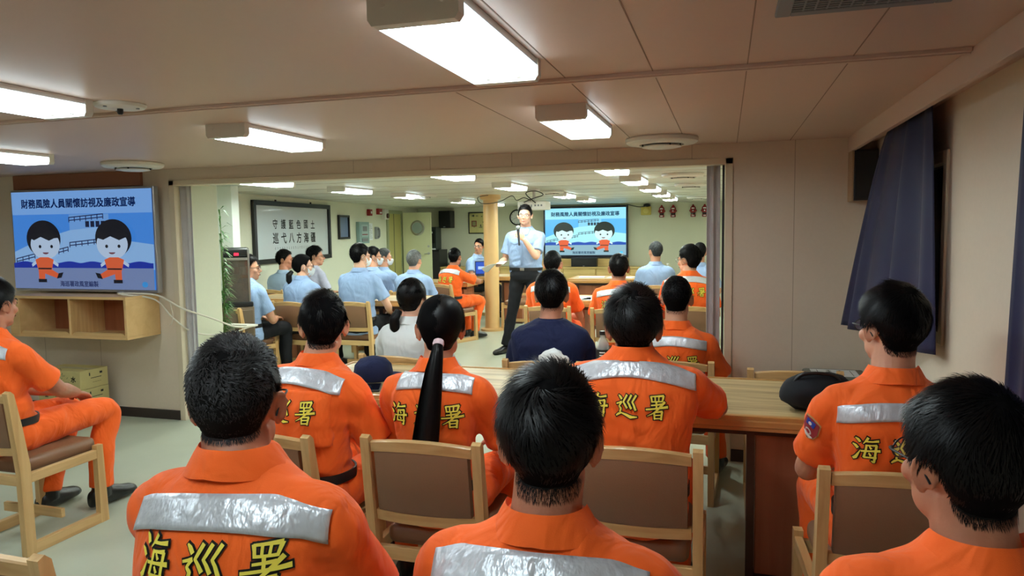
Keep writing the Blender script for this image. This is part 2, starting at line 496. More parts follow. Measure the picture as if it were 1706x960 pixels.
def add_strands(mb, pts, wd, N0):
    k = len(pts); n = len(pts[0])
    T = nz_rows(pts[-1] - pts[0]); W = nz_rows(np.cross(T, N0))
    V = np.zeros((n, k * 2 - 1, 3)); tp = np.linspace(1, .25, k)
    for i in range(k - 1):
        V[:, 2 * i] = pts[i] + W * (wd * tp[i])[:, None]; V[:, 2 * i + 1] = pts[i] - W * (wd * tp[i])[:, None]
    V[:, -1] = pts[-1]
    m = k * 2 - 1; b = np.arange(n) * m; F = []
    for i in range(k - 2):
        F.append(np.stack([b + 2 * i, b + 2 * i + 1, b + 2 * i + 3, b + 2 * i + 2], 1))
    t3 = np.stack([b + m - 3, b + m - 2, b + m - 1], 1)
    fl = [tuple(r) for A in F for r in A.tolist()] + [tuple(r) for r in t3.tolist()]
    mb.add(V.reshape(-1, 3), fl)

def make_tail(pts, rad, n_str, seed=3):
    """a gathered tail of hair"""
    mb = MB(); mb.tube(pts, [(r[0] * .8, r[1] * .8) for r in rad], 16, sub=6, up=(0, 1, .01))
    rs = np.random.default_rng(seed)
    P = np.array(pts, float); K = 10; tt = np.linspace(0, 1, K)
    xs = np.linspace(0, 1, len(P))
    C = np.stack([np.interp(tt, xs, P[:, k]) for k in range(3)], 1)
    R = np.stack([np.interp(tt, xs, [r[k] for r in rad]) for k in range(2)], 1)
    a = rs.random(n_str) * 2 * math.pi; rr = .82 + .22 * rs.random(n_str); jit = rs.normal(0, .12, (n_str, K)).cumsum(1) * .35
    T = nz_rows(np.gradient(C, axis=0)); Y = np.array((0, 1, .01)); 
    st = []; 
    t1 = .9 + .14 * rs.random(n_str)
    for i in range(K):
        x = nz(Y - T[i] * (Y @ T[i])); y = np.cross(T[i], x); ai = a + jit[:, i]
        st.append(C[i] + np.outer(np.cos(ai) * rr, x) * R[i, 0] + np.outer(np.sin(ai) * rr, y) * R[i, 1] + (T[i] * .02)[None] * (rs.random(n_str)[:, None] if i == K - 1 else 0))
    N0 = nz_rows(st[4] - C[4])
    add_strands(mb, st, np.full(n_str, .0011), N0)
    return mb

def hand(mb, W, fd, back, s, curl=.35, spread=.0):
    """palm, four fingers and a thumb; fd points along the fingers, back out of the back of the hand, s = thumb side"""
    fd = nz(fd); back = nz(back - fd * (np.dot(back, fd))); lat = np.cross(fd, back)
    mb.tube([W - fd * .01, W + fd * .03, W + fd * .075, W + fd * .088], [(.017, .024), (.015, .034), (.0135, .039), (.010, .036)], 12, sub=2, up=back)
    for i, (L, o) in enumerate(zip((.072, .080, .074, .058), (-.0, .004, .0, -.008))):
        b = W + fd * (.080 + o) + lat * s * (.029 - .0195 * i)
        d = nz(fd + lat * s * spread * (1.5 - i)); p = [b]; ang = 0
        for k, fr in enumerate((.45, .30, .25)):
            ang += curl * (0.8, 1.1, .8)[k]
            dd = d * math.cos(ang) - back * math.sin(ang)
            p.append(p[-1] + dd * L * fr)
        mb.tube(p, [.0092, .0086, .0078, .0062], 8, sub=2, up=lat)
    t0 = W + fd * .022 + lat * s * .028
    d1 = nz(fd * .65 + lat * s * .65 - back * .35); d2 = nz(fd * .95 + lat * s * .15 - back * .4)
    mb.tube([t0, t0 + d1 * .036, t0 + d1 * .036 + d2 * .034], [.0135, .0105, .0078], 8, sub=2)

def ik(S, W, u, f, pole):
    S = np.array(S, float); W = np.array(W, float); d = W - S; D = min(np.linalg.norm(d), (u + f) * .995); dn = nz(d)
    a = (u * u - f * f + D * D) / (2 * D); h = math.sqrt(max(0, u * u - a * a))
    p = np.array(pole, float); p = nz(p - dn * (p @ dn))
    return S + dn * a + p * h

def superring(c, a, b, e=2.3, n=36, tilt=0.0, back=1.0):
    t = np.linspace(0, 2 * math.pi, n, endpoint=False)
    x = np.sign(np.cos(t)) * np.abs(np.cos(t)) ** (2 / e) * a; y = np.sign(np.sin(t)) * np.abs(np.sin(t)) ** (2 / e) * b
    y = np.where(y < 0, y * back, y)
    return np.stack([c[0] + x, c[1] + y * math.cos(tilt), c[2] + y * math.sin(tilt)], 1)

SKIN = [mat('skin tan', (205, 148, 118), .5, bump=(220, .06), vary=(30, .10), sub=.12), mat('skin deep', (178, 118, 90), .5, bump=(220, .06), vary=(30, .12), sub=.12), mat('skin fair', (222, 172, 145), .5, bump=(220, .06), vary=(30, .08), sub=.12)]
HAIR = {'black': mat('black hair', (14, 12, 13), .42, spec=.19), 'dark': mat('dark hair', (20, 17, 17), .45, spec=.2), 'salt': mat('greying hair', (38, 36, 37), .5, spec=.22, vary=(150, .7)), 'grey': mat('grey hair', (112, 114, 114), .55, vary=(90, .5)), 'grey2': mat('dark grey hair', (74, 76, 78), .55, vary=(90, .5))}
HAIR_CAP = {'black': mat('black hair underlayer', (9, 8, 9), .85, spec=.06), 'dark': mat('dark hair underlayer', (14, 12, 12), .85, spec=.06), 'salt': mat('greying hair underlayer', (22, 21, 21), .85, spec=.06), 'grey': mat('grey hair underlayer', (84, 86, 86), .85, spec=.1), 'grey2': mat('dark grey hair underlayer', (50, 52, 54), .85, spec=.1)}
M_ORANGE = mat('orange uniform cloth', (255, 104, 32), .75, spec=.25, bump=(600, .12), fold=(11, .55), vary=(5, .06), sheen=.1)
M_BLUE = mat('light blue shirt cloth', (152, 176, 214), .8, spec=.2, bump=(500, .1), fold=(11, .5), vary=(6, .05))
M_BLUEGREY = mat('grey blue shirt cloth', (146, 166, 190), .8, spec=.2, bump=(500, .1), vary=(6, .05))
M_PLAID = mat('pale checked shirt cloth', (188, 188, 208), .8, spec=.2, vary=(60, .18))
M_NAVY = mat('navy tee cloth', (24, 30, 62), .8, spec=.2, bump=(500, .12), fold=(10, .6), vary=(6, .12))
M_WHITE = mat('white jacket cloth', (226, 230, 230), .75, spec=.25, bump=(500, .06), fold=(9, .4), vary=(6, .03))
M_DARKTR = mat('dark trouser cloth', (22, 23, 28), .8, spec=.25, vary=(8, .2))
M_BLACKLEA = mat('black boot leather', (16, 16, 17), .35, spec=.5, bump=(160, .12))
M_BELT = mat('black belt', (20, 19, 20), .5)
M_STEEL = mat('steel', (190, 190, 188), .28, metal=1)
M_YEL = mat('yellow print', (250, 232, 92), .6, spec=.3)
M_BLK = mat('black print', (22, 20, 18), .6, spec=.3)
M_GLASSF = mat('spectacle frame', (26, 24, 26), .35)
M_LENS = mat('spectacle lens', (225, 232, 240), .05, alpha=.10)
M_EYE = mat('eye', (24, 18, 16), .2); M_LIP = mat('lip', (150, 84, 76), .5)
M_MASK = mat('white face mask', (224, 230, 234), .85)
M_TAPE = stripe_mat()
M_PINK = mat('pink hair tie', (226, 196, 202), .7)
M_PATCH = [mat('patch red', (150, 40, 46), .7), mat('patch blue', (40, 60, 150), .7), mat('patch white', (225, 215, 205), .7), mat('patch gold', (196, 150, 90), .7)]

def wrap_patch(bvh, xs, zs, off, yback=-1.2, bend=None):
    """grid projected from behind (+y direction) on a garment; returns verts, faces (two-sided sheet)"""
    nx, nzs = len(xs), len(zs); V = np.zeros((nzs, nx, 3)); ok = np.zeros((nzs, nx), bool)
    for i, z in enumerate(zs):
        for j, x in enumerate(xs):
            zz = z + (bend(x) if bend else 0)
            h = bvh.ray_cast(Vector((x, yback, zz)), Vector((0, 1, 0)))
            if h[0] is not None:
                V[i, j] = np.array(h[0]) + np.array(h[1]) * off; ok[i, j] = True
    f = []; good = ok.all(0) & np.append((np.abs(np.diff(V[..., 1], axis=1)) < .030).all(0), True); c_ = nx // 2
    for j in range(c_, nx):
        if not good[j]: ok[:, j + 1:] = False; break
    for j in range(c_, -1, -1):
        if not good[j]: ok[:, :j + 1] = False; break
    for i in range(nzs - 1):
        for j in range(nx - 1):
            if ok[i, j] and ok[i + 1, j] and ok[i, j + 1] and ok[i + 1, j + 1]:
                q = (i * nx + j, i * nx + j + 1, (i + 1) * nx + j + 1, (i + 1) * nx + j)
                P = V.reshape(-1, 3)[list(q)]
                f.append(q)
    keep = sorted({i for q in f for i in q}); mp = {k: n for n, k in enumerate(keep)}
    return V.reshape(-1, 3)[keep], [tuple(mp[i] for i in q) for q in f]

def project_flat(bvh, v, off, d=(0, 1, 0), start=1.2):
    out = np.array(v, float); d = np.array(d, float); last = None
    for i in range(len(out)):
        h = bvh.ray_cast(Vector(out[i] - d * start), Vector(d))
        if h[0] is not None: out[i] = np.array(h[0]) + np.array(h[1]) * off
    return out

def person(label, top, theta=0.0, kind='uniform', lod=1, fem=False, lf=.04, yaw=0.0, pitch=0.0, hair=None, hair_col='black', skin=0,
           sw=.165, wide=1.0, arms=None, seat_z=.43, glasses=False, mask=False, hip=None, legs=None, tail=None, patch=None, flap=False,
           chars='海巡署', band_z=.0, stripe=True, group=None, hscale=1.0, shoes=True, slump=.02, twist=0.0, name='person', mic=False, text_z=0.0, neck=0.0, slope=.024, lx=0.0):
    """top = world point of the top of the hair; theta = heading of the body (0 faces +y, positive turns left)"""
    R = rotz(theta); top = np.array(top, float)
    hipz = (seat_z + .095) if hip is None else hip
    base = top - R @ np.array((lx, lf, 0)); base[2] = 0
    root = thing(name, label, 'person', tuple(base), theta, group)
    zh = top[2] - .128 * hscale                       # skull centre
    HC = np.array((lx, lf, zh))
    HR = rotz(yaw) @ rotx(pitch)
    zc = zh - .150 + neck                                     # base of the neck
    zb = hipz + .075                                   # belt
    yb = -.01; yn = lf - .035
    vox_b = (.0048, .0065, .009)[lod]; vox_s = (.0075, .0095, .013)[lod]
    def spine(t):
        return np.array((lx * .55 * t, yb + (yn - yb) * t - slump * 4 * t * (1 - t), zb + (zc - zb) * t))
    # arms
    SH = [None, None]; EL = [None, None]; WR = [None, None]
    sz = zc - .086 - slope
    arms = arms or {}
    for i, s in enumerate((-1, 1)):
        SH[i] = spine(.84) + np.array((s * sw, .005, 0)); SH[i][2] = sz
        if twist: SH[i] = spine(.84) * np.array((1, 1, 0)) + np.array((0, 0, sz)) + rotz(twist) @ np.array((s * sw, .005, 0))
        a = arms.get('L' if s < 0 else 'R', {})
        WR[i] = np.array(a.get('w', (s * .11, .34, hipz + .115)), float)
        EL[i] = ik(SH[i], WR[i], .285 * hscale, .25 * hscale, a.get('pole', (s * .62, -.6, -.4)))
        WR[i] = EL[i] + nz(WR[i] - EL[i]) * .25 * hscale
    # ---- body (skin): head, neck, trunk core, arms, hands
    b = MB(); hp = MB(); head_parts(hp, fem)
    b.add((hp.verts() * hscale) @ HR.T + HC, hp.f)
    nb = np.array((lx * .55, yn - .002, zc - .03))
    b.tube([HC + HR @ np.array((0, -.016, -.05)), HC * .45 + nb * .55 + np.array((0, -.006, -.02)), nb], [.061 if not fem else .054, .061 if not fem else .054, .070], 20, sub=3)
    rings = [superring(spine(t), a_ * wide * .84, b_ * .84) for t, a_, b_ in ((-.12, .14, .10), (.2, .14, .10), (.6, .155, .10), (.80, .15, .082), (.93, .09, .06))]
    b.loft(rings)
    for i, s in enumerate((-1, 1)):
        a = arms.get('L' if s < 0 else 'R', {})
        k = .9 if fem else 1.0
        d = nz(WR[i] - EL[i])
        b.tube([SH[i] - np.array((s * .05, 0, 0)), SH[i] + (EL[i] - SH[i]) * .3, SH[i] + (EL[i] - SH[i]) * .7, EL[i], EL[i] + d * .07, EL[i] + d * .16, WR[i]], [.052 * k, .050 * k, .044 * k, .038 * k, .040 * k, .034 * k, (.026 * k, .022 * k)], 14, sub=3)
        hd = a.get('fd'); hd = d * .8 + np.array((0, .25, -.12)) if hd is None else np.array(hd, float)
        bk = np.array(a.get('back', (0, .1, 1)), float)
        # thumb side: towards the body's middle when palms face down
        th = a.get('thumb', -s); lat = np.cross(nz(hd), nz(bk - nz(hd) * (bk @ nz(hd))))
        sgn = 1 if lat[0] * th > 0 else -1
        if 'tsign' in a: sgn = a['tsign']
        hand(b, WR[i], hd, bk, sgn, a.get('curl', .30))
    me = remeshed(b, vox_b, 3, .4)
    me.materials.append(SKIN[skin]); me.name = 'body'
    body = link('body', me, root)
    # ---- face details
    fr = MB(); ks = (.96 if fem else 1) * hscale
    def hl(p): return (np.array(p) * ks) @ HR.T + HC
    if abs(math.cos(theta + yaw)) < 1.1:
        e = MB()
        for s in (-1, 1):
            q = MB(); q.ell((s * .031, .0885, .000), (.0105, .004, .0036)); e.add(hl(q.verts()), q.f)
        obj('eyes', e, M_EYE, body)
        e = MB()
        for s in (-1, 1):
            q = MB(); q.tube([(s * .014, .0965, .016), (s * .030, .0955, .0205), (s * .048, .083, .015)], [(.003, .002), (.0038, .002), (.002, .0015)], 8, sub=3); e.add(hl(q.verts()), q.f)
        obj('eyebrows', e, HAIR['dark'], body)
        q = MB(); q.ell((0, .0985, -.0645), (.020, .0035, .0062)); e = MB(); e.add(hl(q.verts()), q.f); obj('lips', e, M_LIP, body)
    # ---- hair
    st = dict(seed=int(abs(top[0] * 977 + top[1] * 431)) % 97 + 1); st.update(hair or {})
    bm = bmesh.new(); bm.from_mesh(me)
    M4 = Matrix.Identity(4)
    Ri = HR.T / hscale; ti = -Ri @ HC
    for a_ in range(3):
        for b_ in range(3): M4[a_][b_] = Ri[a_, b_]
        M4[a_][3] = ti[a_]
    bm.transform(M4); bv_h = BVHTree.FromBMesh(bm); bm.free()
    hm = make_hair(bv_h, st, (9000, 3000, 900)[lod] if 'n' not in st else st['n'])
    hv = (hm.verts() / (.96 if fem else 1) * ks) if False else hm.verts() * hscale
    hme = mesh_from('hair', hv @ HR.T + HC, hm.f, [HAIR[hair_col], HAIR_CAP[hair_col]], [1] * hm.ncap + [0] * (len(hm.f) - hm.ncap))
    hobj = link('hair', hme, root)
    if tail:
        pts = [HC + HR @ (np.array(p) * hscale) if not isinstance(p, dict) else np.array(p['abs']) for p in tail['pts']]
        tm = make_tail(pts, tail['rad'], (2600, 1200, 500)[lod])
        obj('ponytail', tm, HAIR[hair_col], root, angle=None)
        tp = pts[0]; dv = nz(pts[1] - pts[0])
        q = MB(); r0 = tail['rad'][0]
        q.tube([tp + dv * .004, tp + dv * .014, tp + dv * .026], [r0[0] + .004, r0[0] + .0055, r0[0] + .004], 18)
        obj('hair_tie', q, tail.get('mat', M_PINK), root)
    # ---- shirt
    cl = {'uniform': M_ORANGE, 'blue': M_BLUE, 'bluegrey': M_BLUEGREY, 'plaid': M_PLAID, 'tee': M_NAVY, 'jacket': M_WHITE}[kind]
    S = MB(); wd = wide * (sw / .165)
    prof = [(-.14, .150, .112), (-.02, .160, .120), (.12, .166, .122), (.30, .166, .116), (.50, .176, .120), (.66, .184, .124), (.76, .184, .119), (.83, .172, .110), (.89, .144, .096), (.945, .108, .082), (.985, .086, .073), (1.03, .068, .066)]
    if fem: prof = [(t, a_ * .93, b_ * .92) for t, a_, b_ in prof]
    if kind in ('tee',): prof = prof[:-1] + [(1.0, .075, .068)]
    if kind in ('blue', 'plaid', 'bluegrey', 'jacket') and hip is None: prof = [(-.34, .172, .135), (-.2, .176, .135)] + prof[1:]
    rings = []
    for t, a_, b_ in prof:
        c = spine(t)
        g = superring((0, 0, 0), a_ * (wd if t < .9 else 1 + (wd - 1) * .5), b_ * wide ** .5, 2.4 if t < .93 else 2.0, 40, tilt=0, back=1.0)
        if t > .9: g[:, 2] += -.16 * (g[:, 1]) * 0 - .0 * g[:, 0]
        if twist: g = g @ rotz(twist * np.clip(t, 0, 1)).T
        rings.append(g + c)
    S.loft(rings)
    cut = {'jacket': .98}.get(kind, .62)
    for i, s in enumerate((-1, 1)):
        U = EL[i] - SH[i]; L = EL[i] + (WR[i] - EL[i])
        inn = spine(.86) + np.array((s * .07, -.004, 0)); inn[2] = sz + .018 + slope * .6
        k = .92 if fem else 1.0
        if kind == 'jacket':
            S.tube([inn, SH[i], SH[i] + U * .5, EL[i], EL[i] + (L - EL[i]) * .5, EL[i] + (L - EL[i]) * .93], [.070 * k, .068 * k, .062, .055, .05, .047], 18, sub=3)
        else:
            S.tube([inn, SH[i] + np.array((0, 0, .004)), SH[i] + U * .22, SH[i] + U * .45, SH[i] + U * cut, SH[i] + U * (cut + .12)], [.058 * k, .064 * k, .066 * k, .066 * k, .069 * k, .073 * k], 20, sub=3)
    sm = remeshed(S, vox_s, 7, .5)
    v = co_of(sm); n_ = no_of(sm)
    t = (v[:, 2] - zb) / (zc - zb); sd = st['seed'] * 1.7
    core = np.exp(-((t - .12) / .22) ** 2)
    wr = vnoise(np.stack([v[:, 0] * 7 + sd, v[:, 1] * 7, v[:, 2] * 34 + v[:, 0] * 9], 1)) * (.018 * core + .003)
    dg = vnoise(np.stack([(v[:, 0] + v[:, 2] * .6) * 24 + sd, v[:, 1] * 10, (v[:, 2] - v[:, 0] * .6) * 6], 1)) * .011 * np.clip((np.abs(v[:, 0]) - .07) / .09, 0, 1)
    lo = vnoise(np.stack([v[:, 0] * 9 + sd, v[:, 1] * 9, v[:, 2] * 9], 1)) * .010
    upfade = np.clip((1.0 - t) / .12, 0, 1)
    v = v + n_ * ((wr + dg + lo) * upfade)[:, None]
    set_co(sm, v); sm.materials.append(cl); sm.polygons.foreach_set('use_smooth', [True] * len(sm.polygons))
    shirt = link('jacket' if kind == 'jacket' else 't_shirt' if kind == 'tee' else 'shirt', sm, root)
    # collar
    if kind != 'tee':
        q = MB(); c0 = spine(1.0)
        for sgn in (1,):
            n = 40; A = []
            tt = np.linspace(0, 2 * math.pi, n, endpoint=False)
            # a stand and a folded leaf: profile going up inside then down outside, open at the front
            profile = [(-.006, .070), (.015, .0665), (.020, .070), (.013, .078), (-.002, .086), (-.022, .097), (-.025, .093), (-.006, .080)]
            rows = []
            for dz, r in profile:
                r = r * (.92 if fem else 1)
                x = np.cos(tt) * r; y = np.sin(tt) * r * 1.04
                z = dz - .018 * np.clip(np.sin(tt), 0, 1) * 2.4 - .010 * np.abs(np.cos(tt)) * (1 if dz < .02 else .3)
                rows.append(np.stack([c0[0] + x, c0[1] + y + .006, c0[2] + z + .008], 1))
            V = np.concatenate(rows); F = []
            for k in range(len(profile) - 1):
                for i in range(n):
                    j = (i + 1) % n
                    F.append((k * n + i, k * n + j, (k + 1) * n + j, (k + 1) * n + i))
            q.add(V, F)
        obj('collar', q, cl, shirt, angle=60)
    else:
        q = MB(); c0 = spine(1.0)
        tt = np.linspace(0, 2 * math.pi, 40)
        q.tube([(c0[0] + math.cos(a) * .068, c0[1] + .004 + math.sin(a) * .066, c0[2] - .004 - .03 * max(0, math.sin(a))) for a in tt], [(.008, .006)] * 40, 8)
        obj('collar', q, cl, shirt)
    # ---- uniform marks
    bv = None
    if kind == 'uniform':
        bv = bvh_of(sm)
        zs0 = zc - .118 + band_z
        hw = .178 * wd * (.93 if fem else 1)
        if stripe:
            bw = .050
            V, F = wrap_patch(bv, np.linspace(-hw, hw, 61), np.linspace(zs0, zs0 + bw, 7), .0035, bend=lambda x: -.95 * x * x)
            q = MB(); q.add(V, F)
            # front of the band runs over the shoulders as a short return
            r_ = link('reflective_band', mesh_from('reflective_band', q.verts(), q.f, [M_TAPE]), shirt)
            md = r_.modifiers.new('thick', 'SOLIDIFY'); md.thickness = .0018; md.offset = 1
        # lettering
        q = MB(); h = .068; gap = .098; zt = zs0 - .128 + text_z
        for ci, ch in enumerate(chars):
            x0 = (ci - (len(chars) - 1) / 2) * gap - h / 2
            if ch == ' ': continue
            for grow, off, mi in ((.042, .0030, 1), (.0, .0052, 0)):
                g, F = glyph(ch, grow)
                P = np.stack([x0 + g[:, 0] * h, np.zeros(len(g)), zt + g[:, 1] * h * 1.12], 1)
                q.add(project_flat(bv, P, off), F, mi)
        link('lettering', mesh_from('lettering', q.verts(), q.f, [M_YEL, M_BLK], q.m), shirt)
        if flap:
            V, F = wrap_patch(bv, np.linspace(-.178 * wd, .178 * wd, 41), np.linspace(zs0 - .215, zs0 - .02, 24), .004)
            V[V[:, 2] < V[:, 2].min() + .02] += np.array((0, -.004, 0))
            q = MB(); q.add(V, F); r_ = link('back_yoke', mesh_from('back_yoke', q.verts(), q.f, [cl]), shirt)
            md = r_.modifiers.new('thick', 'SOLIDIFY'); md.thickness = .003; md.offset = 0
            # lettering and band lie on the yoke
            for c in shirt.children:
                if c.name.startswith(('lettering', 'reflective')):
                    w = co_of(c.data); w[:, 1] -= .0065; set_co(c.data, w)
        if patch:
            s = -1 if patch == 'L' else 1; i = 0 if s < 0 else 1
            U = EL[i] - SH[i]; cpos = SH[i] + U * .33
            sh = [(-.03, .040), (-.0, .048), (.03, .040), (.034, .0), (.024, -.026), (0, -.042), (-.024, -.026), (-.034, .0)]
            def put(out, off, mi, q):
                o2 = np.array(out); P = []
                ctr = o2.mean(0); ringn = 5; V = [];
                for k in range(ringn + 1): V.append(ctr + (o2 - ctr) * k / ringn)
                V = np.concatenate(V); n = len(o2)
                fwd = np.array((0, 1.0, 0)); ax = nz(U)
                out_d = nz(np.array((s * .8, -.6, 0.1))); across = nz(np.cross(ax, out_d))
                W = cpos + np.outer(V[:, 0], across) * (1 if s > 0 else 1) - np.outer(V[:, 1], ax)
                W = project_flat(bv, W, off, -out_d, .25)
                F = []
                for k in range(ringn):
                    for a in range(n):
                        c = (a + 1) % n; F.append((k * n + a, k * n + c, (k + 1) * n + c, (k + 1) * n + a))
                q.add(W, F, mi)
            q = MB(); put(sh, .003, 3, q); put([(x * .9, y * .9) for x, y in sh], .0042, 0, q)
            put([(-.016, .036), (.016, .036), (.016, .014), (-.016, .014)], .0054, 1, q)
            a = np.linspace(0, 2 * math.pi, 14, endpoint=False)
            put([(.006 * math.cos(t), .025 + .006 * math.sin(t)) for t in a], .0064, 2, q)
            put([(.014 * math.cos(t), -.008 + .012 * math.sin(t)) for t in a], .0054, 2, q)
            put([(.009 * math.cos(t), -.008 + .0075 * math.sin(t)) for t in a], .0064, 0, q)
            put([(-.022, -.020), (.022, -.020), (.010, -.032), (-.010, -.032)], .0056, 2, q)
            link('arm_patch', mesh_from('arm_patch', q.verts(), q.f, M_PATCH, q.m), shirt)
    if kind == 'blue' and hip is not None:          # collar leaves, open neck, placket and pockets seen from the front
        bv = bvh_of(sm); fd_ = (0, -1, 0)
        def front(name, polys, m, off):
            q = MB()
            for pl in polys:
                o2 = np.array(pl, float); ctr = o2.mean(0); V = np.concatenate([ctr + (o2 - ctr) * k / 4 for k in range(5)]); n = len(o2)
                P = np.stack([V[:, 0], np.zeros(len(V)), zc + V[:, 1]], 1)
                F = [(k * n + a, k * n + (a + 1) % n, (k + 1) * n + (a + 1) % n, (k + 1) * n + a) for k in range(4) for a in range(n)]
                q.add(project_flat(bv, P, off, fd_, .6), F)
            o = link(name, mesh_from(name, q.verts(), q.f, [m]), shirt); md = o.modifiers.new('t', 'SOLIDIFY'); md.thickness = .003; md.offset = 0
        front('open_neck', [[(-.028, -.012), (.028, -.012), (.0, -.085)]], SKIN[skin], .003)
        front('collar_leaf', [[(-.030, .0), (-.075, -.012), (-.066, -.082), (-.004, -.090)]], cl, .008)
        front('collar_leaf', [[(.030, .0), (.075, -.012), (.066, -.082), (.004, -.090)]], cl, .008)
        front('pocket_flap', [[(-.135, -.150), (-.045, -.150), (-.045, -.180), (-.09, -.195), (-.135, -.180)]], cl, .006)
        front('pocket_flap', [[(.135, -.150), (.045, -.150), (.045, -.180), (.09, -.195), (.135, -.180)]], cl, .006)
        front('placket', [[(-.016, -.09), (.016, -.09), (.016, -.44), (-.016, -.44)]], cl, .004)
    # ---- trousers
    tr = M_ORANGE if kind == 'uniform' else M_DARKTR
    T = MB(); legs = legs or {}
    T.loft([superring((0, yb, hipz + dz), a_ * wd ** .6, b_ * wide ** .5, 2.4) for dz, a_, b_ in ((-.085, .12, .10), (-.05, .165, .135), (0, .176, .140), (.045, .168, .130), (.082, .158, .118))])
    KN = []; AN = []
    for s in (-1, 1):
        g = legs.get('L' if s < 0 else 'R', {})
        kn = np.array(g.get('k', (s * .135, .43, hipz + .005)), float); an = np.array(g.get('a', (s * .125, .45, .10)), float)
        h = np.array((s * .088, yb + .02, hipz - .005)); KN.append(kn); AN.append(an)
        kk = .93 if fem else 1
        if hip is None:
            T.tube([h, h * .5 + kn * .5 + np.array((0, 0, .008)), kn + np.array((0, -.03, .0)), kn + np.array((0, .012, -.045)), kn * .5 + an * .5 + np.array((0, -.012, 0)), an], [.094 * kk, .084 * kk, .070 * kk, .066 * kk, .064 * kk, .060 * kk], 20, sub=4)
        else:
            T.tube([h, h * .5 + kn * .5, kn, kn * .45 + an * .55, an], [.098, .084, .066, .062, .060], 20, sub=4)
    tm = remeshed(T, vox_s, 6, .5)
    v = co_of(tm); n_ = no_of(tm)
    wr = vnoise(np.stack([v[:, 0] * 14 + sd, v[:, 1] * 22, v[:, 2] * 16], 1)) * .012
    set_co(tm, v + n_ * wr[:, None]); tm.materials.append(tr)
    tro = link('trousers', tm, root)
    # belt
    q = MB(); rr = []
    for dz, g in ((-.018, -.002), (-.018, .004), (.018, .004), (.018, -.002)):
        rr.append(superring((0, yb + .0, zb + dz), .168 * wd ** .8 + g, .128 * wide ** .5 + g, 2.4, 48))
    q.loft(rr, cap=False, close=True)
    belt = obj('belt', q, M_BELT, tro)
    if hip is not None:
        q = MB(); q.box((-.026, yb + .13, zb - .017), (.026, yb + .142, zb + .017), r=.004); obj('buckle', q, M_STEEL, belt)
    # shoes
    if shoes:
        for i, s in enumerate((-1, 1)):
            g = legs.get('L' if s < 0 else 'R', {}); a = AN[i]; fd = nz(np.array(g.get('f', (s * .12, 1, 0)), float)); lt = np.array((fd[1], -fd[0], 0))
            q = MB(); zf = a[2] - .10
            if kind == 'uniform': q.tube([(a[0], a[1], zf + .18), (a[0], a[1], zf + .10), (a[0] , a[1] - .0, zf + .05)], [.050, .049, .050], 16)
            def rg(t, w_, h_, z_): 
                c = np.array((a[0], a[1], zf)) + fd * t + np.array((0, 0, z_)); th_ = np.linspace(0, 2 * math.pi, 18, endpoint=False)
                zz = np.sin(th_) * h_; zz = np.maximum(zz, -z_ + .001)
                return c + np.outer(np.cos(th_) * w_, lt) + np.outer(zz, (0, 0, 1))
            q.loft([rg(-.075, .018, .025, .03), rg(-.065, .034, .045, .045), rg(-.01, .038, .062, .055), rg(.06, .041, .050, .045), rg(.12, .047, .038, .036), rg(.17, .044, .032, .032), rg(.20, .030, .024, .026), rg(.212, .012, .012, .022)])
            sm2 = remeshed(q, .006, 3); sm2.materials.append(M_BLACKLEA); link('boot' if kind == 'uniform' else 'shoe', sm2, root)
    # ---- glasses / mask
    if glasses:
        q = MB()
        for s in (-1, 1):
            ring = [(s * .033 + .0235 * math.cos(a) * (1 + .12 * abs(math.cos(a))), .104 - .010 * (math.cos(a) * s > 0) * abs(math.cos(a)), -.004 + .0175 * math.sin(a)) for a in np.linspace(0, 2 * math.pi, 25)]
            q.tube(ring, [.0016] * 25, 8)
            q.tube([(s * .058, .095, .002), (s * .074, .080, .004), (s * .081, .03, .004), (s * .083, -.005, .002), (s * .080, -.026, -.022)], [.0018, .0022, .002, .002, .0018], 8, sub=3)
        q.tube([(-.0105, .106, .000), (0, .1085, .003), (.0105, .106, .000)], [.0014] * 3, 8, sub=2)
        e = MB(); e.add(hl(q.verts()), q.f); gl = obj('glasses', e, M_GLASSF, root)
        q = MB()
        for s in (-1, 1):
            n = 20; a = np.linspace(0, 2 * math.pi, n, endpoint=False)
            rr = [np.stack([s * .033 + .0225 * k * np.cos(a), np.full(n, .1035 + o) - .010 * k * np.abs(np.cos(a)) * (np.cos(a) * s > 0), -.004 + .0165 * k * np.sin(a)], 1) for k, o in ((1, 0), (1, .001))]
            q.loft(rr)
        e = MB(); e.add(hl(q.verts()), q.f); obj('lens', e, M_LENS, gl)
    if mask:
        q = MB(); rows = []
        for z, hw_, y_ in ((-.018, .060, .112), (-.035, .066, .124), (-.060, .066, .118), (-.085, .056, .108), (-.104, .036, .092)):
            a = np.linspace(-1, 1, 21)
            rows.append(np.stack([a * hw_, y_ - (np.abs(a) ** 2.2) * (y_ - .028), np.full(21, z)], 1))
        V = np.concatenate(rows); F = [(r * 21 + i, r * 21 + i + 1, (r + 1) * 21 + i + 1, (r + 1) * 21 + i) for r in range(4) for i in range(20)]
        q.add(V, F)
        for s in (-1, 1):
            q.tube([(s * .062, .034, -.03), (s * .078, .008, -.012), (s * .083, -.018, -.002), (s * .084, -.030, -.018), (s * .074, .0, -.05), (s * .056, .030, -.082)], [.0012] * 6, 6, sub=3)
        e = MB(); e.add(hl(q.verts()), q.f); mo = obj('face_mask', e, M_MASK, root)
    return root
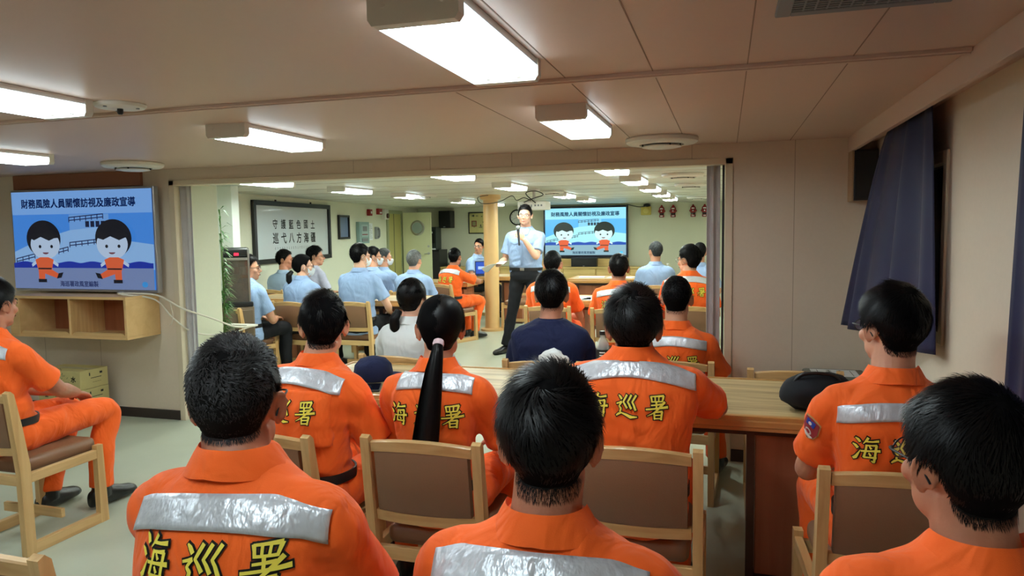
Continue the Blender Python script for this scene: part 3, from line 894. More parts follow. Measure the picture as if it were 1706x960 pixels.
# ---------------------------------------------------------------- the room
def speck(name, rgb, rough, sc, amt, bump=None, spec=.4):
    return mat(name, rgb, rough, spec=spec, vary=(sc, amt), bump=bump)
M_WALL = speck('wall vinyl', (218, 203, 182), .6, 60, .035, (320, .08))
M_SEAM = mat('panel joint', (168, 150, 128), .8)
M_CEIL = speck('ceiling panel', (206, 178, 160), .42, 40, .02, (200, .05))
M_CEILSEAM = mat('ceiling joint', (150, 126, 108), .8)
M_FARWALL = speck('far wall paint', (220, 221, 198), .6, 50, .03, (320, .06))
M_FARCEIL = speck('far ceiling paint', (212, 212, 200), .4, 40, .02)
M_FLOOR = speck('floor vinyl', (186, 192, 172), .38, 7, .05, (40, .04))
M_BASE = mat('skirting', (46, 36, 34), .45)
M_BEIGE = mat('cream trim', (216, 202, 176), .5)
M_BROWN = mat('brown pelmet laminate', (150, 98, 70), .55, vary=(20, .05))
M_WOOD = mat('light oak', (214, 176, 120), .42, wood=('Z', (196, 154, 98), 30), coat=.15)
M_WOODX = mat('light oak rail', (214, 176, 120), .42, wood=('X', (196, 154, 98), 30), coat=.15)
M_WOODY = mat('light oak runner', (214, 176, 120), .42, wood=('Y', (196, 154, 98), 30), coat=.15)
M_TABLE = mat('table laminate', (212, 186, 134), .38, wood=('X', (166, 136, 88), 26), coat=.2)
M_EDGE = mat('table edge', (206, 156, 92), .4, wood=('X', (186, 134, 74), 24), coat=.2)
M_PANEL = mat('table side panel', (164, 100, 66), .5, wood=('Z', (150, 88, 56), 16))
M_DARKW = mat('dark wood post', (74, 50, 38), .5)
M_CAB = mat('cabinet front', (222, 190, 124), .45, wood=('X', (206, 172, 104), 14))
M_LEATHER = mat('brown seat leather', (128, 92, 66), .40, spec=.5, bump=(260, .10), vary=(7, .06))
M_WPLASTIC = mat('white plastic', (226, 222, 212), .4)
M_WMETAL = mat('white metal', (224, 220, 214), .4, vary=(12, .02))
M_GREY = mat('grey plastic', (120, 122, 124), .45)
M_BLACK = mat('black plastic', (20, 20, 22), .4)
M_SILVER = mat('silver bezel', (176, 178, 182), .35, metal=.8)
M_PAPER = mat('paper', (232, 236, 236), .8)
M_RED = mat('red enamel', (150, 30, 32), .4)
M_TUBE = mat('fluorescent tube', (255, 255, 255), .4, emit=((232, 250, 255), TUBE_POWER))
M_TUBEF = mat('fluorescent tube far room', (255, 255, 255), .4, emit=((240, 255, 246), TUBE_POWER * 2.5))
M_LENSL = mat('lamp diffuser', (240, 246, 250), .5, emit=((222, 244, 255), LENS_POWER))
M_GLASS = mat('clear plastic', (226, 236, 238), .06, alpha=.32)
M_CURT = mat('navy curtain', (24, 24, 62), .6, spec=.3, sheen=.08, bump=(300, .05))
M_GCURT = mat('grey curtain', (186, 182, 182), .8, bump=(200, .08), vary=(14, .10))
M_CARTON = mat('carton', (190, 176, 118), .75, vary=(14, .06))
M_CABLE = mat('white cable', (214, 208, 192), .5)
M_GREEN = mat('bamboo leaf', (62, 112, 46), .5, vary=(18, .35))
M_COL = mat('pillar enamel', (216, 176, 118), .35, vary=(10, .03))

CZ = 2.015
PY = 4.694
XR = 0.84
def lwx(y): return -5.947 - 0.1096 * (y - 7.664)

b = MB(); b.box((-7.6, -2.2, -.08), (1.4, 15.6, 0)); struct('floor', b, M_FLOOR)
# ceiling: near part and far part, joints as shallow strips in the same mesh
b = MB(); b.box((-7.6, -2.2, CZ), (1.4, PY + .05, CZ + .08))
for x in (-.97, -.53, -.235, .062, .37):
    if x < -.6 and x > -1.2: b.box((x - .0018, 2.5, CZ - .0012), (x + .0018, PY, CZ + .002), 1)
    else: b.box((x - .0018, -2, CZ - .0012), (x + .0018, PY, CZ + .002), 1)
struct('ceiling', b, [M_CEIL, M_CEILSEAM])
b = MB(); b.box((-7.6, PY + .05, CZ), (1.4, 15.6, CZ + .08))
for y in (5.9, 6.75, 7.6, 8.45, 9.3, 10.15, 11.0, 11.85, 12.7, 13.55, 14.4): b.box((-7.2, y - .004, CZ - .0015), (1.2, y + .004, CZ + .002), 1)
c = struct('ceiling', b, [M_FARCEIL, M_CEILSEAM]); c.name = 'ceiling_far'
b = MB(); b.box((-6.6, 2.445, CZ - .012), (.69, 2.495, CZ + .002), r=.003); b.box((-6.6, 2.462, CZ - .016), (.69, 2.478, CZ - .011)); struct('trim_1', b, M_CEIL)

# partition with the wide opening
b = MB()
b.box((-6.6, PY, 0), (-4.17, PY + .11, CZ)); b.box((-4.17, PY, 1.89), (0.0, PY + .11, CZ)); b.box((0.0, PY, 0), (1.4, PY + .11, CZ))
for x in (-2.588, -1.987, -1.39, -.808, -.207): b.box((x - .0015, PY - .0008, 1.925), (x + .0015, PY + .001, CZ), 1)
for x in (.4, ): b.box((x - .0018, PY - .0008, .09), (x + .0018, PY + .001, CZ), 1)
for x in (-5.0, -5.6): b.box((x - .0018, PY - .0008, .09), (x + .0018, PY + .001, CZ), 1)
struct('wall_partition', b, [M_WALL, M_SEAM])
b = MB()      # casing of the opening
b.box((-4.215, PY - .012, 0), (-4.165, PY + .122, 1.925), r=.003); b.box((-.005, PY - .012, 0), (.042, PY + .122, 1.925), r=.003); b.box((-4.215, PY - .012, 1.885), (.042, PY + .122, 1.925), r=.003)
struct('trim_2', b, M_BEIGE)
b = MB(); b.box((-6.6, PY - .012, 0), (-4.22, PY + .004, .078), r=.003); struct('baseboard_left', b, M_BASE)
b = MB(); b.box((.045, PY - .012, 0), (XR, PY + .004, .078), r=.003); struct('baseboard_right', b, M_BASE)
b = MB(); b.box((XR - .012, -2, 0), (XR + .002, PY, .078), r=.003); struct('baseboard_side', b, M_BASE)
b = MB(); b.box((-5.80, PY - .03, 1.895), (-4.47, PY + .01, CZ), r=.004); struct('trim_3', b, M_BROWN)
# side wall with its window behind the curtain, and the pelmet
b = MB(); b.box((XR, -2.2, 0), (XR + .1, 3.25, CZ)); b.box((XR, 4.15, 0), (XR + .1, 15.6, CZ)); b.box((XR, 3.25, 0), (XR + .1, 4.15, 1.05)); b.box((XR, 3.25, 1.75), (XR + .1, 4.15, CZ))
for y in (1.15, 2.42): b.box((XR - .0008, y - .0015, .09), (XR + .001, y + .0015, 1.93), 1)
struct('wall_right', b, [M_WALL, M_SEAM])
w = MB(); w.box((XR + .03, 3.22, 1.02), (XR + .07, 4.18, 1.78)); wn = struct('window_1', w, mat('dark window pane', (14, 16, 22), .08))
w = MB()
for lo, hi in (((XR - .01, 3.21, 1.01), (XR + .08, 3.26, 1.79)), ((XR - .01, 4.14, 1.01), (XR + .08, 4.19, 1.79)), ((XR - .01, 3.26, 1.01), (XR + .08, 4.14, 1.06)), ((XR - .01, 3.26, 1.74), (XR + .08, 4.14, 1.79))): w.box(lo, hi, r=.004)
obj('window_frame', w, M_BEIGE, wn, smooth=False)
b = MB(); b.box((.692, -2.2, 1.925), (.716, PY, CZ), r=.002); b.box((.716, -2.2, 1.985), (XR, PY, CZ)); struct('trim_4', b, M_CEIL)
b = MB(); b.box((-6.7, -2.2, 0), (-6.55, PY + .1, CZ)); struct('wall_left', b, M_WALL)
b = MB(); b.box((-6.7, -2.3, 0), (1.3, -2.2, CZ)); struct('wall_rear', b, M_WALL)
# far room
b = MB(); n1 = [(lwx(4.75), 4.75), (lwx(15.3), 15.3), (lwx(15.3) - .12, 15.3), (lwx(4.75) - .12, 4.75)]
b.prism(n1, 0, CZ, plane='xy'); w = struct('wall_left', b, M_FARWALL); w.name = 'wall_far_left'
b = MB(); b.box((-7.4, 15.2, 0), (1.4, 15.35, CZ)); struct('wall_back', b, M_FARWALL)
b = MB(); b.box((-4.62, PY + .112, 0), (-4.172, 5.19, CZ), r=.003); struct('wall_pilaster', b, M_FARWALL)
b = MB(); b.box((-5.6, 6.5, 0), (-5.045, 6.62, CZ), r=.004); struct('wall_return', b, mat('white wall panel', (226, 232, 224), .5))
# pillar
b = MB(); b.lathe([(.001, 0), (.175, 0), (.175, .03), (.115, .04), (.109, .06), (.109, 1.93), (.118, 1.94), (.15, 1.955), (.155, 1.97), (.155, CZ), (.001, CZ)], (-3.34, 10.13, 0), 48)
struct('pillar', b, M_COL, smooth=True).data.set_sharp_from_angle(angle=.6)

# ---------------------------------------------------------------- ceiling lamps
def make_lamp(M_TUBE, name='ceiling_light'):
    t = thing(name, 'x', 'light')
    b = MB(); b.box((-.105, 0, -.022), (.105, .70, 0), r=.003); obj('housing', b, M_WMETAL, t, angle=30)
    for y0, y1 in ((-.004, .030), (.670, .704)):
        b = MB(); b.prism([(-.108, 0), (.108, 0), (.108, -.05), (.098, -.064), (-.098, -.064), (-.108, -.05)], y0, y1)
        for x in (-.07, .07): b.cyl((x, y0 - .003, -.02), .007, .005, axis=1, n=12)
        obj('end_cap', b, M_WPLASTIC, t, angle=30)
    for x in (-.045, .045):
        b = MB(); b.cyl((x, .045, -.040), .0135, .61, axis=1, n=16); b.cyl((x, .030, -.040), .0165, .02, axis=1, n=16, m=1); b.cyl((x, .650, -.040), .0165, .022, axis=1, n=16, m=1)
        obj('tube', b, [M_TUBE, M_WPLASTIC], t)
    b = MB(); b.box((-.019, .03, -.036), (.019, .67, -.021), r=.004); obj('ballast_cover', b, M_WMETAL, t, angle=30)
    b = MB()
    for s in (-1, 1): b.prism([(s * .102, -.022), (s * .106, -.022), (s * .100, -.062), (s * .097, -.062)], .03, .67)
    obj('diffuser_rim', b, M_LENSL, t, angle=30)
    return t
lamp = make_lamp(M_TUBE); lamp['group'] = 'fluorescent ceiling lights'
lamp_far = None
LAMPS = [(-.655, 1.47, 'largest twin-tube fluorescent ceiling light, nearest the camera with its end plate seen'),
 (-.66, 2.95, 'fluorescent ceiling light beside the round air vent before the opening'),
 (-2.25, 2.88, 'fluorescent ceiling light above the left half of the opening, near the wall frieze'),
 (-2.42, 1.50, 'cut-off fluorescent ceiling light at the left frame edge beside the smoke detector'),
 (-4.17, 2.85, 'cut-off fluorescent ceiling light above the wall television'),
 (-4.2, 7.20, 'far room ceiling light nearest the big calligraphy frame'),
 (-4.2, 8.80, 'far room ceiling light second along the row above the calligraphy wall'),
 (-4.2, 10.9, 'far room ceiling light third along the row above the calligraphy wall'),
 (-4.2, 12.6, 'far room ceiling light closest to the wooden pillar top, on its left'),
 (-2.33, 7.45, 'far room ceiling light over the speaker just right of the pillar'),
 (-2.25, 9.9, 'small far ceiling light right behind the projector'),
 (-2.25, 11.6, 'small far ceiling light just above the top of the far screen'),
 (-.9, 7.10, 'largest ceiling light of the row above the far right seats'),
 (-.9, 8.70, 'second largest ceiling light of the row above the far right seats'),
 (-.9, 10.30, 'third ceiling light of the row above the far right seats'),
 (-.9, 12.0, 'smallest ceiling light of the row, nearest the red wall units'),
 (-.66, -.05, 'fluorescent ceiling light behind the camera, above the front chairs'),
 (-2.42, -.05, 'fluorescent ceiling light behind the camera, left row'),
 (-4.17, 1.35, 'added unseen fluorescent ceiling light beyond the left frame edge'),  # out of view, put in to add light
 (-4.2, 5.55, 'far room ceiling light hidden by the header, left row'),
 (-2.3, 5.55, 'far room ceiling light hidden by the header, middle row'),
 (-.9, 5.55, 'far room ceiling light hidden by the header, right row')]
for i, (x, y, lb) in enumerate(LAMPS):
    if i == 0: lamp.location = (x, y, CZ); lamp['label'] = lb
    elif y < 5: dup(lamp, (x, y, CZ), 0, lb, 'fluorescent ceiling lights')
    elif lamp_far is None:
        lamp_far = make_lamp(M_TUBEF); lamp_far.location = (x, y, CZ); tag(lamp_far, lb, None, 'fluorescent ceiling lights')
    else: dup(lamp_far, (x, y, CZ), 0, lb, 'fluorescent ceiling lights')

# round air diffusers
def air_vent(x, y, r, lb, group=None):
    t = thing('air_diffuser', lb, 'vent', (x, y, CZ), 0, group)
    b = MB(); b.lathe([(.001, 0), (r, 0), (r * 1.02, -.008), (r * 1.0, -.024), (r * .93, -.034), (r * .62, -.040), (r * .60, -.022), (.001, -.022)]); obj('ring', b, M_WPLASTIC, t, angle=40)
    b = MB(); b.lathe([(.001, -.040), (r * .44, -.040), (r * .55, -.046), (r * .55, -.052), (r * .40, -.058), (.001, -.060)]); obj('disc', b, M_WPLASTIC, t, angle=40)
    b = MB(); b.lathe([(.001, -.0225), (r * .60, -.0225), (r * .60, -.026), (.001, -.026)]); 
    for a in range(4): b.box((-.004 + r * .57 * math.cos(a * 1.57 + .5), -.004 + r * .57 * math.sin(a * 1.57 + .5), -.05), (.004 + r * .57 * math.cos(a * 1.57 + .5), .004 + r * .57 * math.sin(a * 1.57 + .5), -.024))
    obj('slot', b, M_BLACK, t)
air_vent(-.36, 4.28, .205, 'round white air diffuser on ceiling above the right side of the opening', 'round air diffusers')
air_vent(-4.06, 4.18, .20, 'round white air diffuser on ceiling just above the wall television', 'round air diffusers')
air_vent(-.40, 7.17, .20, 'far ceiling air diffuser nearest the grey curtain', 'round air diffusers')
air_vent(-.40, 8.85, .19, 'far ceiling air diffuser second behind the grey curtain edge', 'round air diffusers')
air_vent(-.45, 12.7, .19, 'far ceiling air diffuser above the red wall units', 'round air diffusers')
air_vent(-4.15, 9.45, .22, 'far ceiling air diffuser between the lights left of the pillar', 'round air diffusers')
air_vent(-2.25, 9.5, .16, 'far ceiling air diffuser above the projector', 'round air diffusers')
t = thing('smoke_detector', 'flat round ceiling detector plate with a black nozzle, left of the centre', 'detector', (-2.29, 2.31, CZ))
b = MB(); b.lathe([(.001, 0), (.095, 0), (.096, -.004), (.088, -.014), (.05, -.018), (.001, -.018)]); 
obj('plate', b, M_WPLASTIC, t, angle=40)
b = MB(); b.lathe([(.001, -.017), (.011, -.017), (.011, -.034), (.007, -.040), (.001, -.040)]); obj('nozzle', b, M_BLACK, t)
b = MB()
for a in (.4, 2.5, 4.6): b.cyl((.066 * math.cos(a), .066 * math.sin(a), -.019), .007, .004, n=12)
obj('screw_cap', b, M_GREY, t)
# grille
t = thing('air_grille', 'grey rectangular slotted return air grille in the ceiling corner', 'vent', (.30, 1.64, CZ))
b = MB()
for lo, hi in (((-.19, -.26, -.012), (-.155, .26, 0)), ((.155, -.26, -.012), (.19, .26, 0)), ((-.155, -.26, -.012), (.155, -.225, 0)), ((-.155, .225, -.012), (.155, .26, 0))): b.box(lo, hi, r=.003)
obj('frame', b, M_GREY, t, smooth=False)
b = MB()
for k in range(26): y = -.218 + k * .0172; b.box((-.155, y, -.010), (.155, y + .0075, -.002))
for k in range(1, 12): x = -.155 + k * .0258; b.box((x - .002, -.225, -.0105), (x + .002, .225, -.003))
obj('slats', b, M_GREY, t, smooth=False)
b = MB(); b.box((-.155, -.225, -.002), (.155, .225, -.0005)); obj('backing', b, M_BLACK, t, smooth=False)

# ---------------------------------------------------------------- screens
def slide(parent, W, H, k, y0=0.0, pal=None):
    """the projected slide as flat layers, (u, v) from the top-left corner"""
    q = MB(); mats = []
    def mi(rgb, kk=1.0):
        if pal: rgb = pal(rgb)
        m = screen_mat('screen ' + '-'.join(str(int(c)) for c in rgb) + '@%.2f' % (k * kk), rgb, k * kk)
        if m not in mats: mats.append(m)
        return mats.index(m)
    lay = [0]
    def P(pts, rgb):
        lay[0] += 1; y = y0 - .0004 * lay[0]
        q.poly([((u - .5) * W, y, (.5 - v) * H) for u, v in pts], mi(rgb))
    def R(u0, v0, u1, v1, rgb): P([(u0, v1), (u1, v1), (u1, v0), (u0, v0)], rgb)
    def E(cu, cv, ru, rv, rgb, a0=0, a1=360, n=36):
        P([(cu + ru * math.cos(math.radians(a)), cv - rv * math.sin(math.radians(a))) for a in np.linspace(a0, a1, n, endpoint=a1 - a0 < 360)], rgb)
    def T(s, cu, cv, size, rgb, off=0.0):
        lay[0] += 1; y = y0 - .0004 * lay[0]
        v, f = text_mesh(s, size * H, off)
        v = v - (v.min(0) + v.max(0)) / 2
        q.add(np.stack([v[:, 0] + (cu - .5) * W, np.full(len(v), y), v[:, 1] + (.5 - cv) * H], 1), f, mi(rgb))
    R(0, 0, 1, 1, (74, 150, 246)); R(0, 0, 1, .235, (132, 186, 255))
    P([(0, .62), (0, .80), (1, .80), (1, .55), (.86, .52), (.70, .50), (.70, .24), (.42, .24), (.42, .40), (.20, .49)], (150, 198, 252))
    P([(.42, .24), (.42, .40), (.70, .36), (.70, .24)], (120, 176, 246))
    for i in range(4): R(.535 + i * .037, .31, .562 + i * .037, .37, (22, 34, 70))
    for (u0, v0, u1, v1) in ((.42, .265, .665, .235), (.42, .52, .64, .485), (.02, .685, .16, .635), (.34, .59, .41, .565)):
        for d in (0, .030): P([(u0, v0 + d + .010), (u1, v1 + d + .010), (u1, v1 + d), (u0, v0 + d)], (26, 40, 92))
        n = max(2, int((u1 - u0) / .04))
        for i in range(n + 1):
            u = u0 + (u1 - u0) * i / n; v = v0 + (v1 - v0) * i / n; P([(u - .003, v + .055), (u + .003, v + .055), (u + .003, v), (u - .003, v)], (26, 40, 92))
    wave = [(0, .79)] + [(1, .79)] + [(u, .735 - .018 * abs(math.sin(u * 19)) ** 1.5) for u in np.linspace(1, 0, 70)]
    P(wave, (18, 52, 178)); R(0, .785, 1, 1, (124, 146, 196))
    # two plain figures in orange work wear
    for cu, s in ((.235, 1), (.74, -1)):
        sk = (196, 220, 250); org = (236, 104, 62); dk = (14, 18, 34)
        P([(cu - .10, .745), (cu - .05, .69), (cu - .04, .72), (cu - .095, .775)], sk); P([(cu + .10, .745), (cu + .05, .69), (cu + .04, .72), (cu + .095, .775)], sk)
        E(cu, .485, .126, .19, dk); E(cu + s * .010, .545, .108, .150, sk)
        P([(cu + s * .010 + .114 * math.cos(a), .475 - .155 * math.sin(a) * .62) for a in np.linspace(0, math.pi, 24)] + [(cu - .07, .50), (cu - .02, .465), (cu + .04, .505), (cu + .08, .48)][::1], dk)
        for e_ in (-.038, .048): E(cu + s * .010 + e_, .565, .010, .017, dk)
        E(cu + s * .012, .625, .022, .020, (120, 70, 90), 180, 360)
        P([(cu - .05, .81), (cu + .05, .81), (cu + .068, .70), (cu + .03, .675), (cu - .03, .675), (cu - .068, .70)], org)
        R(cu - .05, .785, cu + .05, .80, dk)
        P([(cu - .048, .80), (cu - .048, .905), (cu - .004, .905), (cu, .84), (cu, .80)], org) if s > 0 else P([(cu + .048, .80), (cu + .048, .905), (cu + .004, .905), (cu, .84), (cu, .80)], org)
        P([(cu, .80), (cu + s * .05, .80), (cu + s * .105, .85), (cu + s * .085, .89), (cu, .845)], org)
        P([(cu - s * .052, .90), (cu + s * .01, .90), (cu + s * .01, .935), (cu - s * .052, .935)], dk); P([(cu + s * .10, .84), (cu + s * .135, .83), (cu + s * .12, .885), (cu + s * .085, .895)], dk)
    T('財務風險人員關懷訪視及廉政宣導', .5, .125, .098, (16, 38, 92), .0055 * H)
    T('海巡署政風室編製', .485, .945, .062, (52, 64, 112), .003 * H)
    E(.945, .945, .020, .028, (60, 160, 240))
    o = link('slide', mesh_from('slide', q.verts(), q.f, mats, q.m, smooth=False), parent)
    return o

def television(name, lb, c, W, H, bez, mbez, k, rz=0.0, tilt=0.0, depth=.05, pal=None):
    t = thing(name, lb, 'television', c, rz); t.rotation_euler = (0, tilt, rz)
    b = MB(); b.box((-W / 2 - bez, 0, -H / 2 - bez * 1.3), (W / 2 + bez, depth, H / 2 + bez), r=.006)
    b.box((-W * .3, depth - .002, -H * .3), (W * .3, depth + .03, H * .3), r=.01); obj('casing', b, mbez, t, smooth=False)
    b = MB(); b.box((-W / 2, -.0025, -H / 2), (W / 2, .004, H / 2)); s = obj('screen', b, screen_mat('screen base', (60, 110, 190), k), t, smooth=False)
    slide(s, W, H, k, -.003, pal)
    return t
television('television', 'wall television with silver rim showing the blue training slide, above the wooden cubby', (-5.025, 4.60, 1.468), 1.44, .80, .018, M_SILVER, .62, tilt=.004)
t = television('television', 'large dark-framed screen on the far wall showing the same blue slide', (-2.865, 15.08, 1.435), 1.74, 1.0, .04, mat('dark blue bezel', (18, 24, 44), .3), 1.0, pal=lambda c: c if c[0] > c[2] else (min(255, c[0] * 1.02 + 22), min(255, c[1] * 1.10 + 30), min(255, c[2] + 10)))

# ---------------------------------------------------------------- left wall: cubby, cartons, cables
t = thing('wall_cubby', 'light wooden two-bay cubby shelf under the wall television', 'shelf', (-4.955, 4.52, .70))
W2, D2, Hh = .585, .17, .33
b = MB()
for lo, hi in (((-W2, -D2, Hh - .022), (W2, D2, Hh)), ((-W2, -D2, 0), (W2, D2, .022)), ((-W2, -D2, .022), (-W2 + .10, D2, Hh - .022)), ((W2 - .022, -D2, .022), (W2, D2, Hh - .022))): b.box(lo, hi, r=.002)
M_CUB = mat('cubby laminate', (216, 178, 122), .45, wood=('X', (208, 168, 112), 14))
obj('carcass', b, M_CUB, t, smooth=False)
b = MB(); b.box((.02, -D2, .022), (.042, D2, Hh - .022), r=.002); obj('divider', b, M_WOOD, t, smooth=False)
b = MB(); b.box((-W2 + .10, D2 - .02, .022), (W2 - .022, D2 - .005, Hh - .022)); obj('back_panel', b, M_PANEL, t, smooth=False)
for x0, x1 in ((-W2 + .10, .02), (.042, W2 - .022)):
    b = MB(); b.prism([(x0, .022), (x1, .022), (x1, .030), (x1 - .03, .05), (x0 + .03, .05), (x0, .030)], -D2 + .004, -D2 + .018); obj('lip', b, M_WOODX, t, smooth=False)

def carton(z, lb, dx=0.0, rz=0.0):
    t = thing('water_carton', lb, 'carton', (-5.02 + dx, 4.43, z), rz, 'cartons of bottled water')
    b = MB(); b.box((-.22, -.13, 0), (.22, .13, .148), r=.004); o = obj('box', b, M_CARTON, t, smooth=False)
    q = MB(); mm = [mat('carton print black', (40, 40, 30), .8), mat('carton print green', (70, 92, 62), .8)]
    def tx(s, size, x, zz, face, off=.0022):
        v, f = text_mesh(s, size, off); v = v - (v.min(0) + v.max(0)) / 2
        if face == 'f': q.add(np.stack([v[:, 0] + x, np.full(len(v), -.1312), v[:, 1] + zz], 1), f, 0)
        else: q.add(np.stack([np.full(len(v), .2212), v[:, 0] + x, v[:, 1] + zz], 1), f, 0)
    tx('水', .052, .150, .085, 'f'); tx('金', .040, -.135, .100, 'f')
    rs = np.random.default_rng(5)
    for k in range(26):       # bamboo sprig print
        x, zz = .02 + rs.normal(0, .035), .075 + rs.normal(0, .03); a = rs.random() * 3.1; L = .016
        q.poly([(x, -.1312, zz), (x + L * math.cos(a) - .003 * math.sin(a), -.1312, zz + L * math.sin(a)), (x + 2 * L * math.cos(a), -.1312, zz + 2 * L * math.sin(a)), (x + L * math.cos(a) + .004 * math.sin(a), -.1312, zz + L * math.sin(a) - .002)], 1)
    for lo, hi in (((.2208, -.035, .078), (.2212, .065, .083)), ((.2208, .05, .105), (.2212, .075, .122)), ((.2208, -.05, .10), (.2212, -.04, .125)), ((.2208, -.02, .045), (.2212, .06, .047))): q.box(lo, hi, 0)
    for lo, hi in (((.075, -.1312, .035), (.10, -.1308, .055)), ((.06, -.1312, .06), (.11, -.1308, .062))): q.box(lo, hi, 0)
    link('print', mesh_from('print', q.verts(), q.f, mm, q.m, smooth=False), o)
    b = MB(); b.box((-.2203, -.03, .1481), (.2203, .03, .1486)); obj('tape', b, mat('carton tape', (176, 166, 120), .4), o, smooth=False)
carton(0, 'bottom carton of the three stacked olive water cartons', .012, .02)
carton(.1490, 'middle carton of the three stacked olive water cartons', .004, -.015)
carton(.2980, 'top carton of the three stacked olive water cartons under the cubby', 0, .0)

def cable(name, pts, r, m, lb, cat='cable'):
    b = MB(); b.tube(pts, [r] * len(pts), 8, sub=6); o = obj(name, b, m); tag(o, lb, cat); return o
cable('white_cable', [(-4.62, 4.58, 1.045), (-4.50, 4.42, 1.052), (-4.40, 4.50, 1.045), (-4.29, 4.60, 1.02), (-4.12, 4.66, .915), (-4.08, 4.95, .80), (-4.06, 5.20, .70), (-4.05, 5.44, .672)], .0075, M_CABLE, 'white cable running from the wall television across the opening to the tray')
cable('white_cable', [(-4.60, 4.57, 1.042), (-4.45, 4.40, 1.046), (-4.33, 4.60, .99), (-4.2, 4.64, .84), (-4.13, 4.80, .70), (-4.11, 5.15, .64), (-4.09, 5.44, .664)], .0065, M_CABLE, 'lower sagging white cable beside the grey curtain, left of opening')
cable('cable_tie', [(-4.22, 4.64, .96), (-4.20, 4.625, .93), (-4.19, 4.63, .86), (-4.205, 4.63, .80), (-4.235, 4.64, .78)], .003, M_CABLE, 'loose end of white cord hanging at the left opening edge', 'cord')

# ---------------------------------------------------------------- curtains
def drape(name, top, bot, z1, m, lb, folds=6, amp=.03, nu=90, nvv=30, zbot=None, seed=2, parent=None, phase=0.0):
    """top/bot: endpoints (x, y) of the upper and lower edge"""
    rs = np.random.default_rng(seed); ph = rs.random(5) * 6
    V = []; U = np.linspace(0, 1, nu)
    for j in range(nvv):
        v = j / (nvv - 1)
        e = v ** .8
        A = np.array(top[0]) * (1 - e) + np.array(bot[0]) * e; B = np.array(top[1]) * (1 - e) + np.array(bot[1]) * e
        zA = z1; d = nz(np.append(B - A, 0)); nrm = np.array((d[1], -d[0], 0)) 
        for u in U:
            w = u + .02 * math.sin(u * 17 + ph[0]) 
            f = math.sin(w * folds * 2 * math.pi + ph[1] + phase) * (.65 + .35 * math.sin(w * 9 + ph[2])) + .35 * math.sin(w * folds * 3.7 + ph[3] + v * .8)
            p = A * (1 - u) + B * u
            zb = (zbot[0] * (1 - u) + zbot[1] * u) if zbot else 0.01
            V.append((p[0] + nrm[0] * f * amp * (.5 + .7 * v), p[1] + nrm[1] * f * amp * (.5 + .7 * v), z1 * (1 - v) + zb * v))
    F = [(j * nu + i, j * nu + i + 1, (j + 1) * nu + i + 1, (j + 1) * nu + i) for j in range(nvv - 1) for i in range(nu - 1)]
    o = link(name, mesh_from(name, V, F, [m]), parent)
    md = o.modifiers.new('t', 'SOLIDIFY'); md.thickness = .003
    if lb: tag(o, lb, 'curtain')
    return o
drape('curtain', ((.765, 3.20), (.765, 4.02)), ((.775, 3.13), (.625, 4.42)), 1.965, M_CURT, 'dark navy curtain hanging from the pelmet on the side wall', folds=4.0, amp=.030, zbot=(.985, .93), seed=4)
drape('curtain', ((.775, 1.1), (.775, 2.28)), ((.775, 1.1), (.775, 2.33)), 1.965, M_CURT, 'navy curtain edge at the right frame border behind the nearest spectacled man', folds=7, amp=.028, zbot=(1.0, 1.0), seed=6)
drape('curtain', ((-4.16, 4.74), (-4.085, 4.78)), ((-4.155, 4.74), (-4.10, 4.79)), 1.883, M_GCURT, 'grey gathered curtain at the left end of the opening', folds=2, amp=.016, nu=40, seed=8)
drape('curtain', ((-.118, 4.735), (-.035, 4.75)), ((-.114, 4.735), (-.032, 4.75)), 1.883, M_GCURT, 'grey gathered curtain at the right end of the opening', folds=2, amp=.016, nu=40, seed=9)
b = MB(); b.box((-.022, 4.735, 0), (-.008, 4.80, 1.884)); o = obj('curtain_gap_shade', b, M_BLACK, smooth=False); tag(o, 'narrow black strip painted as the dark gap between the right grey curtain and opening frame', 'dark gap')  # black strip stands in for the shade in the gap
t = thing('wall_loudspeaker', 'black boxed loudspeaker high in the corner beside the navy curtain', 'loudspeaker', (.765, 4.62, 1.64))
b = MB(); b.box((-.058, -.065, 0), (.07, .073, .29), r=.004); obj('cabinet', b, M_BLACK, t, smooth=False)
b = MB(); b.box((-.070, -.068, -.005), (-.058, .073, .295), r=.003); obj('side_panel', b, mat('tan side panel', (170, 140, 106), .5), t, smooth=False)
b = MB(); b.box((-.05, -.072, .01), (.062, -.0645, .28), r=.003); obj('grille', b, mat('speaker grille', (12, 12, 13), .7), t, smooth=False)
